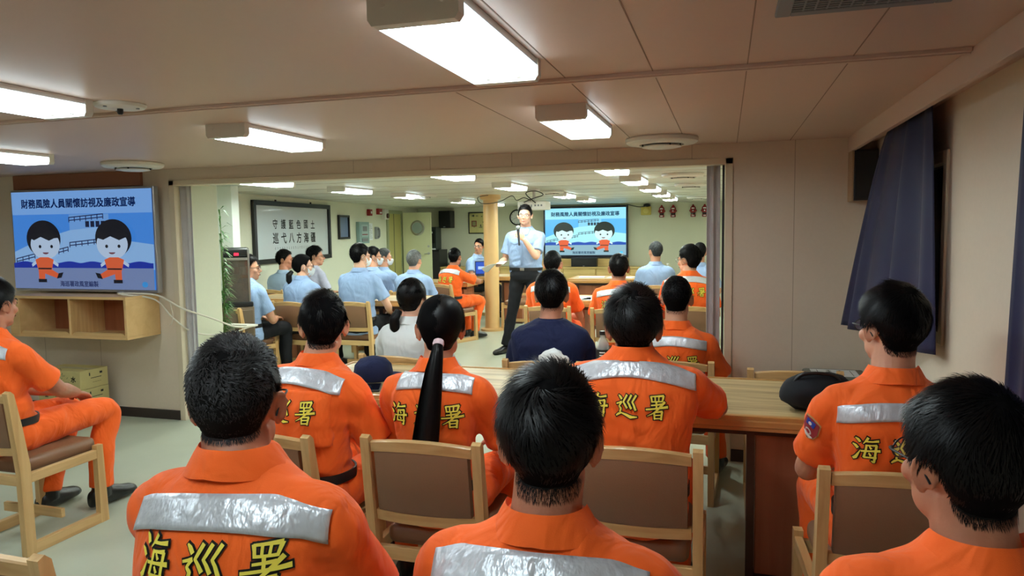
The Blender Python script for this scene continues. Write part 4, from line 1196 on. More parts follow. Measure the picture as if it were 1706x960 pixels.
# ---------------------------------------------------------------- chairs and tables
def make_chair(lb):
    t = thing('dining_chair', lb, 'chair'); t.scale = (1.0, 1.0, 1.03)
    W = .205
    b = MB(); b.box((-.175, -.195, .362), (.175, .215, .432), r=.028, seg=4)
    v = b.v[0]; v[:, 2] += .010 * (1 - (v[:, 0] / .18) ** 2) * (v[:, 2] > .40)
    obj('seat', b, M_LEATHER, t, angle=50)
    # backrest pad, slightly bowed and leaning back
    def bow(x): return -.022 * (1 - (x / .18) ** 2)
    def lean(z): return -.225 - .13 * max(0, z - .42)
    b = MB(); xs = np.linspace(-.172, .172, 19); R1 = []
    ring = []
    zt = lambda x: .722 + .012 * (1 - (x / .18) ** 2)
    for x in xs:
        e = .010 if abs(x) < .165 else .004
        z0, z1 = .505, zt(x)
        zz = [z0, z0 + .01, (z0 + z1) / 2, z1 - .01, z1]
        fr = [(lean(z) + bow(x) + (.016 if 0 < i < 4 else .010), z) for i, z in enumerate(zz)]; bk = [(lean(z) + bow(x) - (.014 if 0 < i < 4 else .008), z) for i, z in enumerate(zz)][::-1]
        R1.append([(x, y, z) for y, z in fr + bk])
    b.loft(R1); obj('backrest', b, M_LEATHER, t, angle=50)
    b = MB(); R1 = []
    for x in np.linspace(-.185, .185, 21):
        z0 = zt(x) - .004; z1 = .752 + .018 * (1 - (x / .19) ** 2); y = bow(x)
        R1.append([(x, lean(z0) + y + .013, z0), (x, lean(z1) + y + .013, z1 - .004), (x, lean(z1) + y + .009, z1), (x, lean(z1) + y - .009, z1), (x, lean(z1) + y - .013, z1 - .004), (x, lean(z0) + y - .013, z0)])
    b.loft(R1); obj('top_rail', b, M_WOODX, t, angle=35)
    b = MB(); R1 = []
    for x in np.linspace(-.185, .185, 15):
        y = bow(x); R1.append([(x, lean(.472) + y + .011, .470), (x, lean(.505) + y + .011, .507), (x, lean(.505) + y - .011, .507), (x, lean(.472) + y - .011, .470)])
    b.loft(R1); obj('back_rail', b, M_WOODX, t, angle=35)
    for s in (-1, 1):
        b = MB(); x0, x1 = s * W - .016, s * W + .016
        out = [(-.245, .0), (-.195, .0), (-.198, .42), (lean(.60) + .024, .60), (lean(.765) + .016, .758), (lean(.77), .774), (lean(.765) - .018, .766), (lean(.60) - .022, .60), (-.250, .40)]
        b.prism([(y, z) for y, z in out], x0, x1, plane='yz'); obj('rear_leg', b, M_WOOD, t, smooth=False)
        b = MB(); b.prism([(.172, 0), (.222, 0), (.208, .40), (.170, .40)], x0, x1, plane='yz'); obj('front_leg', b, M_WOOD, t, smooth=False)
        b = MB(); b.box((x0 + .002, -.198, .335), (x1 - .002, .19, .380), r=.003); obj('side_rail', b, M_WOODY, t, smooth=False)
        b = MB(); b.box((x0 + .001, -.20, 0.0), (x1 - .001, .18, .052), r=.003); obj('runner', b, M_WOODY, t, smooth=False)
    b = MB(); b.box((-.19, -.235, .325), (.19, -.210, .372), r=.003); obj('rear_apron', b, M_WOODX, t, smooth=False)
    b = MB(); b.box((-.19, .176, .32), (.19, .198, .365), r=.003); obj('front_apron', b, M_WOODX, t, smooth=False)
    b = MB(); b.box((-.19, -.03, .10), (.19, -.008, .145), r=.003); obj('stretcher', b, M_WOODX, t, smooth=False)
    return t
_ch = [None]
def chair(x, y, rz, lb):
    if _ch[0] is None:
        _ch[0] = make_chair(lb); _ch[0].location = (x, y, 0); _ch[0].rotation_euler = (0, 0, rz); _ch[0]['group'] = 'oak dining chairs with brown pads'; return _ch[0]
    return dup(_ch[0], (x, y, 0), rz, lb, 'oak dining chairs with brown pads')

def table(lb, x0, x1, y0, y1, z=.755, legs=(), group='long oak mess tables'):
    t = thing('mess_table', lb, 'table', ((x0 + x1) / 2, (y0 + y1) / 2, 0), 0, group)
    hx, hy = (x1 - x0) / 2, (y1 - y0) / 2
    b = MB(); b.box((-hx + .02, -hy + .02, z - .035), (hx - .02, hy - .02, z), r=.001); obj('tabletop', b, M_TABLE, t, smooth=False)
    b = MB()
    prof = [(0, -.002), (.0, .001), (-.006, .004), (-.024, .004), (-.024, -.058), (-.004, -.058), (-.002, -.045), (.003, -.040), (.003, -.020), (-.002, -.015), (-.001, -.008)]
    rings = []
    for sx, sy in ((-1, -1), (1, -1), (1, 1), (-1, 1)):
        rings.append([(sx * (hx + d), sy * (hy + d), z + h) for d, h in prof])
    b.loft(rings, cap=False, close=True); obj('edge_band', b, M_EDGE, t, smooth=False)
    for lx0, lx1 in legs:
        c = (x0 + x1) / 2; lx0 -= c; lx1 -= c
        b = MB(); b.box((lx0, -hy + .13, .06), (lx1, hy - .13, z - .058), r=.003); obj('pedestal', b, M_PANEL, t, smooth=False)
        b = MB(); b.box((lx0 - .035, -hy + .11, 0), (lx0 - .003, -hy + .15, z - .058), r=.003); b2 = obj('leg_post', b, M_DARKW, t, smooth=False)
        b = MB(); b.box((lx0 - .01, -hy + .10, 0), (lx1 + .01, hy - .10, .058), r=.004); obj('plinth', b, M_DARKW, t, smooth=False)
    b = MB(); b.box((-hx + .05, -hy + .10, z - .10), (hx - .05, -hy + .12, z - .057)); b.box((-hx + .05, hy - .12, z - .10), (hx - .05, hy - .10, z - .057)); obj('apron', b, M_DARKW, t, smooth=False)
    return t
table('long oak mess table before the opening, its right half under the leaning seated man', -.45, .74, 2.90, 3.64, legs=((.125, .62),))
table('long oak mess table before the opening, left half beyond the ponytailed woman', -2.05, -.46, 2.90, 3.64, legs=((-1.9, -1.45),))
table('far room oak table between the blue-shirted rows, under the calligraphy', -5.3, -3.0, 6.95, 7.60, legs=((-5.1, -4.7), (-3.6, -3.2)))
table('far room oak table with white papers just behind the two seated orange backs', -2.0, -.55, 7.2, 7.9, legs=((-1.78, -1.40),))
table('farthest oak table carrying papers below the far screen', -2.25, -.7, 10.4, 11.2, legs=((-2.1, -1.7),))
table('far oak table left of the pillar, the orange-clad person leaning on it', -4.95, -3.50, 9.50, 10.20, legs=((-3.95, -3.60),))
table('short oak table behind the pillar carrying the open laptop', -3.95, -2.95, 10.80, 11.55, legs=((-3.4, -3.1),))

# back counters
for i in range(7):
    x = -5.72 + i * .70
    t = thing('drawer_cabinet', ('low oak drawer cabinet along the far wall, %s' % ['leftmost of the row by the black rack', 'second of the row, left of the pillar', 'third of the row behind the pillar', 'behind the standing speaker', 'under the left half of the far screen', 'under the right half of the far screen', 'rightmost of the row past the screen'][i]), 'cabinet', (x, 14.95, 0), 0, 'low drawer cabinets along the far wall')
    b = MB(); b.box((-.348, -.22, 0), (.348, .25, .665), r=.002); obj('body', b, M_CAB, t, smooth=False)
    for z0, z1 in ((.46, .655), (.25, .45), (.05, .24)):
        b = MB(); b.box((-.335, -.236, z0), (.335, -.218, z1), r=.003); d = obj('drawer', b, M_CAB, t, smooth=False)
        b = MB(); b.box((-.04, -.246, (z0 + z1) / 2 - .006), (.04, -.234, (z0 + z1) / 2 + .006), r=.002); obj('handle', b, M_WOODX, d, smooth=False)
b = MB(); b.box((-6.08, 14.70, .667), (-1.15, 15.19, .70), r=.003); o = obj('worktop', b, M_CAB, smooth=False); tag(o, 'continuous oak worktop over the low far wall cabinets', 'worktop')
b = MB(); b.box((-3.9, 14.95, .701), (-1.95, 15.18, .86), r=.003); o = obj('screen_plinth', b, M_CAB, smooth=False); tag(o, 'oak plinth box on the worktop beneath the far screen', 'plinth')
t = thing('soundbar', 'black centre loudspeaker box standing before the far screen', 'loudspeaker', (-2.84, 14.86, .701)); 
b = MB(); b.box((-.27, -.08, 0), (.27, .08, .185), r=.006); obj('cabinet', b, M_BLACK, t, smooth=False)
b = MB(); b.box((-.26, -.086, .01), (.26, -.079, .175), r=.004); b.box((-.02, -.088, .012), (.02, -.085, .022), 1); obj('grille', b, [mat('speaker grille', (12, 12, 13), .7), M_SILVER], t, smooth=False)

# ---------------------------------------------------------------- people in the foreground
def seat(root, lb, dy=.075, dx=0.0, rz=None):
    """the chair a person sits on, behind and under the hips"""
    th = root.rotation_euler[2] if rz is None else rz
    p = np.array(root.location) + rotz(th) @ np.array((dx, dy, 0))
    return chair(p[0], p[1], th, lb)
p = person('person in orange uniform nearest lower left, greying crew cut and glasses arm showing', (-.867, 1.108, 1.310), math.radians(1), lod=0, glasses=True, skin=1, hair_col='salt', hair=dict(top=.022, side=.010, nape=.001, len=.014, lift=.75, mess=.8, swirl=1.4, crown=.75, fall=.5, fade=.014, low=.014), yaw=.33, lf=.05, lx=-.055, sw=.166, wide=1.0, hscale=.96, neck=.064, band_z=.030, text_z=.036)
seat(p, 'chair under the man with greying crew cut')
p = person('person in orange uniform nearest at bottom centre with dark bowl-cut hair', (-.289, 1.183, 1.256), 0, lod=0, skin=1, hair=dict(top=.030, side=.017, nape=.003, len=.045, lift=.30, mess=.45, swirl=1.2, crown=.6, fade=.03, low=.006), yaw=.20, lf=.04, sw=.165, wide=1.0, hscale=.97, neck=.032, band_z=.042)
seat(p, 'chair under the bottom centre man')
p = person('person in orange uniform nearest lower right with spectacles, face turned to the left', (.375, 1.295, 1.240), math.radians(8), lod=0, glasses=True, skin=1, hair=dict(top=.026, side=.017, nape=.004, len=.035, lift=.25, mess=.3, crown=.6), yaw=math.radians(16), lf=.05, lx=-.02, sw=.178, wide=1.02, neck=.025, band_z=.045, slope=.006)
seat(p, 'chair under the lower right spectacled man')
p = person('person in orange uniform with spectacles and red arm patch, before the navy curtain', (.497, 2.45, 1.311), math.radians(3), lod=0, glasses=True, skin=0, hair=dict(top=.028, side=.020, nape=.005, len=.036, lift=.2, mess=.25, crown=.6), yaw=math.radians(22), lf=.02, sw=.160, wide=.98, patch='L', neck=.012, band_z=.0, hscale=1.02)
seat(p, 'oak chair of the man with the red arm patch', dx=-.02)
p = person('broad-shouldered person in orange uniform leaning on the table, centre right', (-.312, 2.56, 1.280), 0, lod=0, skin=1, hair=dict(top=.032, side=.020, nape=.005, len=.045, lift=.3, mess=.5, swirl=1.0, crown=.6), yaw=.10, lf=.07, sw=.184, wide=1.10, hscale=1.08, neck=.07, band_z=.05, arms={'L': dict(w=(-.10, .47, .80), pole=(-1, -.1, -.25)), 'R': dict(w=(.10, .47, .80), pole=(1, -.1, -.25))})
seat(p, 'oak chair behind the bottom centre man, with brown curved backrest', dx=.03)
p = person('woman in orange uniform with long straight ponytail and pink hair tie', (-1.0, 2.42, 1.272), 0, lod=0, fem=True, skin=0, sw=.158, wide=.98, lf=.03, yaw=.34, neck=.03, band_z=.045, hscale=1.02,
       hair=dict(top=.015, side=.013, nape=.010, len=.05, mess=.04, lift=.05, swirl=0, nofade=True, tie=(0, -.125, -.030), fringe=.0, n=16000, w=.0008, low=-.006),
       tail=dict(pts=[(0, -.112, -.026), (-.004, -.146, -.056), (-.016, -.170, -.12), (-.030, -.190, -.22), (-.046, -.208, -.34), (-.062, -.212, -.44), (-.072, -.210, -.52)], rad=[(.015, .015), (.017, .020), (.020, .030), (.021, .040), (.020, .046), (.016, .044), (.006, .028)]), text_z=.0)
seat(p, 'oak chair of the long-ponytailed woman, full back seen', dx=.01)
p = person('person in orange uniform with black belt and open back vent, centre left', (-1.49, 2.43, 1.271), math.radians(-10), lod=0, skin=0, hair=dict(top=.026, side=.018, nape=.003, len=.034, lift=.22, mess=.5, swirl=1.4, crown=.8), lf=.09, sw=.172, wide=1.02, flap=True, slump=.05, yaw=.62, neck=.03, band_z=.045, hscale=1.02)
seat(p, 'oak chair of the man with the open back vent', dx=-.08, rz=math.radians(-4))
p = person('person in orange uniform at left frame edge seen side-on with boots', (-3.43, 2.62, 1.298), 0, lod=0, skin=1, hair=dict(SHORT) if False else dict(top=.026, side=.014, len=.030), yaw=.12, lf=.0, sw=.168, slump=.03, neck=.02, band_z=.03, arms={'R': dict(w=(.07, .36, .655), pole=(.9, -.5, -.4)), 'L': dict(w=(-.07, .36, .655), pole=(-.9, -.5, -.4))}, legs={'R': dict(k=(.11, .50, .535), a=(.115, .44, .11)), 'L': dict(k=(-.11, .46, .535), a=(-.125, .32, .11))})
seat(p, 'oak sled-base chair at the left frame edge, side seen', dx=.09)
chair(-1.66, 1.44, 0, 'empty oak chair at the bottom left corner, only its top rail seen')
# ---------------------------------------------------------------- people beyond the table
p = person('woman in white jacket with low side ponytail, back to the camera', (-1.80, 3.93, 1.224), math.radians(-4), kind='jacket', lod=1, fem=True, skin=2, sw=.155, wide=1.02, lf=.05, yaw=.10, hscale=1.03, neck=.03,
       hair=dict(top=.020, side=.016, nape=.012, len=.05, mess=.08, lift=.05, swirl=0, nofade=True, tie=(-.045, -.105, -.06), fringe=.004, n=7000),
       tail=dict(pts=[(-.040, -.100, -.055), (-.062, -.125, -.10), (-.060, -.125, -.15), (-.035, -.115, -.21)], rad=[(.018, .018), (.028, .030), (.026, .030), (.010, .014)], mat=HAIR['black']))
seat(p, 'oak chair of the woman in white jacket')
p = person('man in navy tee shirt with broad back, beyond the table', (-.945, 3.95, 1.262), 0, kind='tee', lod=1, skin=1, hair=dict(top=.026, side=.020, nape=.006, len=.034, lift=.2, mess=.3, crown=.7), yaw=.12, lf=.05, sw=.176, wide=1.14, hscale=1.06, neck=.02, slope=.06)
seat(p, 'oak chair of the man in navy tee')
p = person('person in orange uniform with short cropped hair beside the right grey curtain', (-.258, 4.09, 1.228), math.radians(-3), lod=1, skin=0, hair=dict(top=.018, side=.010, nape=.002, len=.016, lift=.5, mess=.5, crown=.8, fade=.02), lf=.04, sw=.160, wide=.98, yaw=.0, neck=.01, band_z=.015, legs={'R': dict(k=(.17, .43, .535), a=(.20, .36, .11)), 'L': {}})
seat(p, 'oak chair of the man beside the grey curtain')
chair(.33, 3.98, 0, 'empty oak chair past the table, before the partition wall')
# ---------------------------------------------------------------- far room people
p = person('person in orange uniform seated in front of the standing speaker', (-1.572, 6.634, 1.299), 0, lod=1, skin=0, hair=dict(top=.014, side=.010, nape=.004, len=.014, lift=.4), lf=.05, sw=.174, hscale=1.04, neck=.02, band_z=.02)
seat(p, 'oak chair of the orange back seated in front of the speaker')
p = person('person in orange uniform seated below the right part of the far screen', (-.932, 6.54, 1.266), 0, lod=1, skin=1, hair=dict(top=.020, side=.014, nape=.004, len=.024), glasses=True, lf=.05, sw=.170, yaw=.15, hscale=1.06, neck=.02, band_z=.02)
seat(p, 'oak chair of the orange back below the far screen')
p = person('person in orange uniform with spectacles turned left, by the right curtain edge', (-.321, 6.801, 1.336), math.radians(6), lod=1, skin=0, hair=dict(top=.026, side=.016, nape=.004, len=.03), glasses=True, lf=.05, sw=.182, wide=1.14, yaw=math.radians(42), hscale=1.10, neck=.03, band_z=.045)
seat(p, 'oak chair of the turned spectacled man by the curtain')
p = person('grey-haired man in blue shirt near the far wall, head turned left', (-.844, 9.158, 1.328), math.radians(6), kind='blue', lod=2, skin=0, hair_col='grey2', hair=dict(top=.016, side=.012), lf=.05, sw=.172, wide=1.05, yaw=math.radians(25))
seat(p, 'oak chair of the grey-haired man near the far wall')
p = person('man in blue shirt mostly hidden behind the right curtain', (-.315, 9.523, 1.30), 0, kind='blue', lod=2, skin=0, hair_col='salt', hair=dict(top=.016, side=.012), lf=.05)
seat(p, 'oak chair of the man hidden behind the right curtain')
p = person('grey-haired man in blue shirt before the open white door', (-3.626, 8.007, 1.268), 0, kind='blue', lod=1, skin=0, hair_col='grey', hair=dict(top=.022, side=.016, len=.03), lf=.05, sw=.172, wide=1.08, yaw=-.1, neck=.02)
seat(p, 'oak chair of the grey-haired man before the door')
p = person('man in blue shirt with glasses and mask, tall back above his chair', (-3.669, 6.747, 1.377), 0, kind='blue', lod=1, skin=2, hair=dict(top=.030, side=.012, nape=.001, len=.03, fade=.02), glasses=True, mask=True, lf=.06, sw=.172, wide=1.03, yaw=math.radians(-30), neck=.01, hscale=1.04, arms={'R': dict(w=(.20, .30, .64)), 'L': {}})
seat(p, 'oak chair of the masked man with tall back')
p = person('man in blue shirt and mask just right behind the tall masked man', (-4.244, 8.141, 1.313), 0, kind='blue', lod=2, skin=0, hair=dict(top=.022, side=.014), glasses=True, mask=True, lf=.07, yaw=math.radians(-50))
seat(p, 'oak chair of the second masked man')
p = person('grey-haired man in blue shirt farthest in the masked row', (-4.449, 8.85, 1.275), math.radians(-10), kind='blue', lod=2, skin=0, hair_col='grey2', hair=dict(top=.016, side=.012), mask=True, lf=.10, yaw=math.radians(-45))
seat(p, 'oak chair of the farthest masked man')
p = person('woman in blue shirt with short ponytail, glasses and mask', (-4.30, 6.655, 1.277), math.radians(-5), kind='blue', lod=1, fem=True, skin=2, sw=.160, wide=1.05, lf=.06, glasses=True, mask=True, yaw=math.radians(-38), hscale=1.04, neck=.03,
       hair=dict(top=.018, side=.016, nape=.010, len=.05, mess=.08, lift=.05, swirl=0, nofade=True, tie=(0, -.12, -.05), n=5000),
       tail=dict(pts=[(0, -.112, -.045), (0, -.150, -.085), (0, -.150, -.14), (0, -.135, -.19)], rad=[(.016, .016), (.030, .030), (.030, .030), (.012, .014)], mat=HAIR['black']))
seat(p, 'oak chair of the ponytailed woman in blue')
p = person('man in grey-blue shirt left of the ponytailed woman, profile to the right', (-5.45, 8.02, 1.288), math.radians(-10), kind='bluegrey', lod=1, skin=1, hair=dict(top=.022, side=.014), lf=.08, sw=.172, wide=1.08, yaw=math.radians(-55), hscale=1.05)
seat(p, 'oak chair of the man in grey-blue shirt')
p = person('man in pale checked shirt behind the ponytailed woman, profile to the right', (-5.61, 9.0, 1.305), math.radians(-20), kind='plaid', lod=1, skin=0, hair=dict(top=.030, side=.020, len=.04), glasses=True, lf=.12, sw=.17, yaw=math.radians(-40), hscale=1.13)
seat(p, 'oak chair of the man in pale checked shirt')
p = person('man in blue shirt with glasses by the glass steriliser, turned right', (-4.53, 6.05, 1.294), math.radians(-8), kind='blue', lod=1, skin=0, hair=dict(top=.024, side=.014, nape=.003), glasses=True, lf=.10, sw=.176, wide=1.12, yaw=math.radians(-50), hscale=1.06, neck=.03)
seat(p, 'oak chair by the glass steriliser', dx=-.05)
p = person('person in orange uniform at the far table left of the pillar', (-3.52, 9.10, 1.265), math.radians(-24), lod=1, skin=1, hair=dict(top=.018, side=.012), lf=.10, sw=.172, yaw=.3, neck=.02, band_z=.045, arms={'R': dict(w=(.02, .44, .815), pole=(1, -.2, -.2)), 'L': dict(w=(-.22, .40, .815))}, stripe=True, legs={'R': dict(k=(.13, .44, .535), a=(.12, .34, .11)), 'L': {}})
seat(p, 'oak chair at the far table left of the pillar', rz=math.radians(-24))
p = person('man in blue shirt with glasses leaning at far table, looking back', (-4.05, 11.62, 1.353), math.radians(-110), kind='blue', lod=1, skin=0, hair=dict(top=.024, side=.014), glasses=True, lf=.14, sw=.165, yaw=math.radians(-75), arms={'R': dict(w=(.14, .38, .80), pole=(.6, -.4, -.6)), 'L': dict(w=(-.05, .45, .80))})
seat(p, 'oak chair of the man looking back')
chair(-2.98, 10.35, math.radians(180), 'empty oak chair just right of the pillar')
# the speaker
sp = person('man standing with microphone and paper, light blue shirt and black trousers', (-2.29, 8.25, 1.794), math.radians(176), kind='blue', lod=1, skin=2, hair=dict(top=.022, side=.012, nape=.004, fringe=.002, len=.030, seed=5), glasses=True, hip=.955, lf=.0, sw=.185, wide=1.10, yaw=math.radians(10), slump=-.02,
       legs={'R': dict(k=(.17, .03, .50), a=(.26, .02, .10), f=(.45, 1, 0)), 'L': dict(k=(-.12, .03, .50), a=(-.13, -.06, .10), f=(-.2, 1, 0))},
       arms={'L': dict(w=(-.06, .22, 1.385), pole=(-.5, -.1, -1), fd=(.55, .35, .55), back=(-.5, .8, .1), curl=.75, tsign=1), 'R': dict(w=(.23, .25, 1.11), pole=(.35, -.5, -.8), fd=(-.2, 1, -.1), back=(.3, .1, 1), curl=.25)})
# ---------------------------------------------------------------- things held and laid out
Rz = rotz(math.radians(176)); SB = np.array(sp.location)
def spw(p): return tuple(SB + Rz @ np.array(p))
t = thing('microphone', 'black handheld microphone with grey mesh head at the speaker\'s mouth', 'microphone', spw((-.012, .262, 1.412)))
d = nz(Rz @ np.array((.16, -.28, 1.0)))
b = MB(); b.tube([-d * .10, -d * .06, d * .06, d * .085], [.011, .012, .0165, .019], 18); obj('handle', b, M_BLACK, t)
b = MB(); b.ell(d * .112, (.026, .026, .030)); obj('mesh_head', b, mat('mic mesh', (150, 152, 152), .5, metal=.6, bump=(900, .5)), t)
b = MB(); n = 14; V = []; F = []
for i in range(n):
    for j in range(10):
        u, v = i / (n - 1), j / 9
        V.append((u * .27, -.10 + v * .21, .05 * math.sin(u * 2.6 + .4) - .10 * u * (1 - v * .4) + .015 * math.sin(v * 4 + u * 3)))
for i in range(n - 1):
    for j in range(9): F.append((i * 10 + j, i * 10 + j + 1, (i + 1) * 10 + j + 1, (i + 1) * 10 + j))
b.add(V, F); o = obj('paper_sheet', b, M_PAPER, loc=spw((.09, .40, 1.10)), rz=math.radians(176)); o.modifiers.new('t', 'SOLIDIFY').thickness = .002
tag(o, 'curled white paper sheet in the speaker\'s lowered hand', 'paper')

# on the long table
t = thing('water_bottle', 'clear water bottle with black label and cap on the long table', 'bottle', (-.59, 3.56, .757))
b = MB(); b.lathe([(.001, 0), (.030, 0), (.034, .006), (.034, .03), (.032, .035), (.034, .04), (.034, .15), (.031, .165), (.018, .188), (.014, .195), (.014, .208), (.001, .208)], n=32); obj('bottle', b, M_GLASS, t)
b = MB(); b.lathe([(.0165, .207), (.0165, .226), (.001, .227), (.001, .206)], n=24); obj('cap', b, M_BLACK, t)
b = MB(); a = np.linspace(0, 2 * math.pi, 32, endpoint=False); b.loft([np.stack([np.cos(a) * .0346, np.sin(a) * .0346, np.full(32, z)], 1) for z in (.075, .135)], cap=False); lbm = obj('bottle_label', b, M_BLACK, t)
q = MB()
for z, w in ((.118, .030), (.104, .022), (.092, .026)): 
    aa = np.linspace(-1.9, -1.9 + w / .035, 6); q.loft([np.stack([np.cos(aa) * .0351, np.sin(aa) * .0351, np.full(6, z + h)], 1) for h in (0, .006)], cap=False)
obj('print', q, M_PAPER, lbm)
b = MB(); rs = np.random.default_rng(3)
b.ell((0, 0, .055), (.080, .040, .066), nu=28, nv=16); v = b.v[0]; v += (vnoise(v * 40) * .03)[:, None] * nz_rows(v - np.array((0, 0, .02))); v[:, 2] = np.maximum(v[:, 2], .001)
o = obj('tissue', b, M_WHITE, loc=(-.845, 3.575, .756)); tag(o, 'crumpled white cloth on the table behind the navy shirt', 'cloth')
t = thing('cap', 'dark navy peaked cap on the table right of the man with belt', 'cap', (-1.70, 3.22, .756), math.radians(-25))
b = MB(); b.lathe([(.09, 0), (.098, .01), (.098, .04), (.092, .075), (.065, .105), (.02, .118), (.001, .118), (.001, .0)], n=32); obj('crown', b, M_NAVY, t)
b = MB(); aa = np.linspace(-1.0, 1.0, 15); inner = [(.092 * math.sin(x), .092 * math.cos(x)) for x in aa]; outer = [(.10 * math.sin(x), .17 * math.cos(x) ** .5 if math.cos(x) > 0 else 0) for x in aa[::-1]]
b.prism(inner + outer, .006, .010, plane='xy'); obj('peak', b, M_NAVY, t, smooth=False)
t = thing('phone', 'black mobile phone lying on the table near the navy cap', 'phone', (-1.60, 3.02, .757), .4)
b = MB(); b.box((-.038, -.078, 0), (.038, .078, .009), r=.004); obj('case', b, M_BLACK, t, smooth=False)
b = MB(); b.box((-.034, -.072, .0088), (.034, .072, .0098), r=.0004); obj('screen', b, mat('phone glass', (10, 12, 16), .08), t, smooth=False)
b = MB(); b.ell((0, 0, .075), (.14, .10, .082), nu=28, nv=16); v = b.v[0]; v[:, 2] = np.maximum(v[:, 2], .001); v += (vnoise(v * 22) * .02)[:, None]; v[:, 2] = np.maximum(v[:, 2], .001)
t = thing('shoulder_bag', 'black soft bag on the table beside the man with the arm patch', 'bag', (.36, 3.06, .756)); obj('pouch', b, M_DARKTR, t)
b = MB(); b.tube([(-.10, -.03, .10), (-.06, -.05, .155), (.05, -.05, .155), (.09, -.03, .10)], [.007] * 4, 8, sub=4); obj('strap', b, M_BLACK, t)
t = thing('storage_bin', 'grey-green rounded bin topped with a printed paper, by the partition wall', 'bin', (.62, 4.47, 0))
b = MB(); b.box((-.16, -.13, 0), (.16, .13, .60), r=.04, seg=4); obj('body', b, mat('bin grey green', (112, 116, 104), .5), t, angle=50)
b = MB(); b.box((-.17, -.14, .601), (.17, .14, .640), r=.018, seg=3); ld = obj('lid', b, mat('bin lid', (104, 108, 98), .5), t, angle=50)
q = MB(); q.box((-.13, -.10, .6402), (.12, .10, .6412), 0)
for k in range(2):
    for i in range(4):
        x = -.03 + k * .06; y = .065 - i * .036
        q.box((x - .014, y - .013, .6412), (x + .014, y - .008, .6416), 1); q.box((x - .014, y + .004, .6412), (x + .010, y + .009, .6416), 1); q.box((x - .003, y - .013, .6412), (x + .003, y + .012, .6416), 1)
q.box((-.095, -.08, .6412), (-.092, .08, .6416), 1); q.box((.085, -.08, .6412), (.088, .08, .6416), 1)
obj('paper_notice', q, [M_PAPER, M_BLK], ld, smooth=False)
for i, (x, y, rz, lb, z) in enumerate(((-1.55, 7.45, .2, 'white paper sheet at left end of the far paper table', .757), (-1.25, 7.40, -.3, 'white paper sheet in the middle of the far paper table', .757), (-1.0, 7.55, .1, 'white paper sheet at right end of the far paper table', .757), (-1.95, 10.8, .1, 'white sheet on the farthest table, left', .757), (-1.5, 10.75, -.1, 'white sheet on the farthest table, middle', .757), (-1.05, 10.8, .15, 'white sheet on the farthest table, right', .757))):
    b = MB(); b.box((-.19, -.14, 0), (.19, .14, .003)); o = obj('paper_sheet', b, M_PAPER, smooth=False, loc=(x, y, z + .002), rz=rz); tag(o, lb, 'paper', 'paper sheets on the far tables')
t = thing('water_bottle', 'clear bottle on the farthest table right of the orange back', 'bottle', (-.80, 10.6, .757))
b = MB(); b.lathe([(.001, 0), (.034, 0), (.034, .15), (.015, .19), (.014, .205), (.001, .205)], n=24); obj('bottle', b, M_GLASS, t)
b = MB(); b.lathe([(.001, .204), (.0165, .204), (.0165, .222), (.001, .222)], n=20); obj('cap', b, M_WPLASTIC, t)
t = thing('laptop', 'open laptop with blue screen behind the pillar', 'laptop', (-3.74, 11.0, .757), math.radians(15))
b = MB(); b.box((-.17, -.12, 0), (.17, .12, .016), r=.004); obj('base', b, M_BLACK, t, smooth=False)
b = MB(); b.box((-.17, .112, .012), (.17, .122, .235), r=.003); ld = obj('lid', b, M_BLACK, t, smooth=False)
b = MB(); b.box((-.158, .1100, .028), (.158, .1115, .222)); b.box((-.12, .1090, .10), (.06, .1099, .15), 1); obj('screen', b, [screen_mat('laptop blue', (44, 92, 200)), screen_mat('laptop pale', (180, 215, 255))], ld, smooth=False)
t = thing('rice_cooker', 'white domed cooker on the far worktop by the black rack', 'cooker', (-5.75, 14.82, .701))
b = MB(); b.lathe([(.001, 0), (.13, 0), (.14, .02), (.14, .09), (.001, .09)]); obj('pot', b, M_GREY, t)
b = MB(); b.lathe([(.001, .09), (.145, .09), (.145, .105), (.12, .16), (.07, .19), (.001, .20)]); obj('lid', b, M_WPLASTIC, t)

# ---------------------------------------------------------------- projector
t = thing('projector', 'white projector hung from the far ceiling behind the speaker\'s head', 'projector', (-2.36, 8.95, 1.80))
b = MB(); b.box((-.185, -.14, -.055), (.185, .14, .055), r=.015, seg=3); obj('body', b, M_WPLASTIC, t, angle=50)
b = MB(); b.cyl((.09, .13, 0), .042, .035, axis=1, n=28); b.cyl((.09, .164, 0), .034, .004, axis=1, n=28, m=1); obj('lens_barrel', b, [M_GREY, M_BLACK], t)
b = MB()
for k in range(6): b.box((-.15 + k * .028, -.1415, -.025), (-.13 + k * .028, -.139, .012))
for x in (.04, .08, .12): b.box((x, -.1415, -.01), (x + .022, -.139, .012))
obj('ports', b, M_GREY, t, smooth=False)
b = MB(); b.box((-.06, -.06, .055), (.06, .06, .068)); b.cyl((0, 0, .06), .02, .155, n=20); b.lathe([(.001, .19), (.07, .19), (.075, .214), (.001, .214)]); obj('mount', b, M_WMETAL, t)
cable('black_cable', [(-2.36, 8.80, 1.86), (-2.45, 8.79, 1.90), (-2.55, 8.80, 1.87), (-2.62, 8.82, 1.93), (-2.80, 8.85, 1.86), (-3.05, 8.9, 1.845), (-3.28, 9.4, 1.95), (-3.3, 9.9, 2.0)], .005, M_BLACK, 'black cable trailing from the projector to the pillar top')
cable('black_cable', [(-2.30, 8.80, 1.83), (-2.42, 8.77, 1.95), (-2.30, 8.78, 1.98), (-2.2, 8.79, 1.93), (-2.35, 8.77, 1.88), (-2.45, 8.78, 1.84)], .006, M_BLACK, 'tangled black cable loop over the projector')

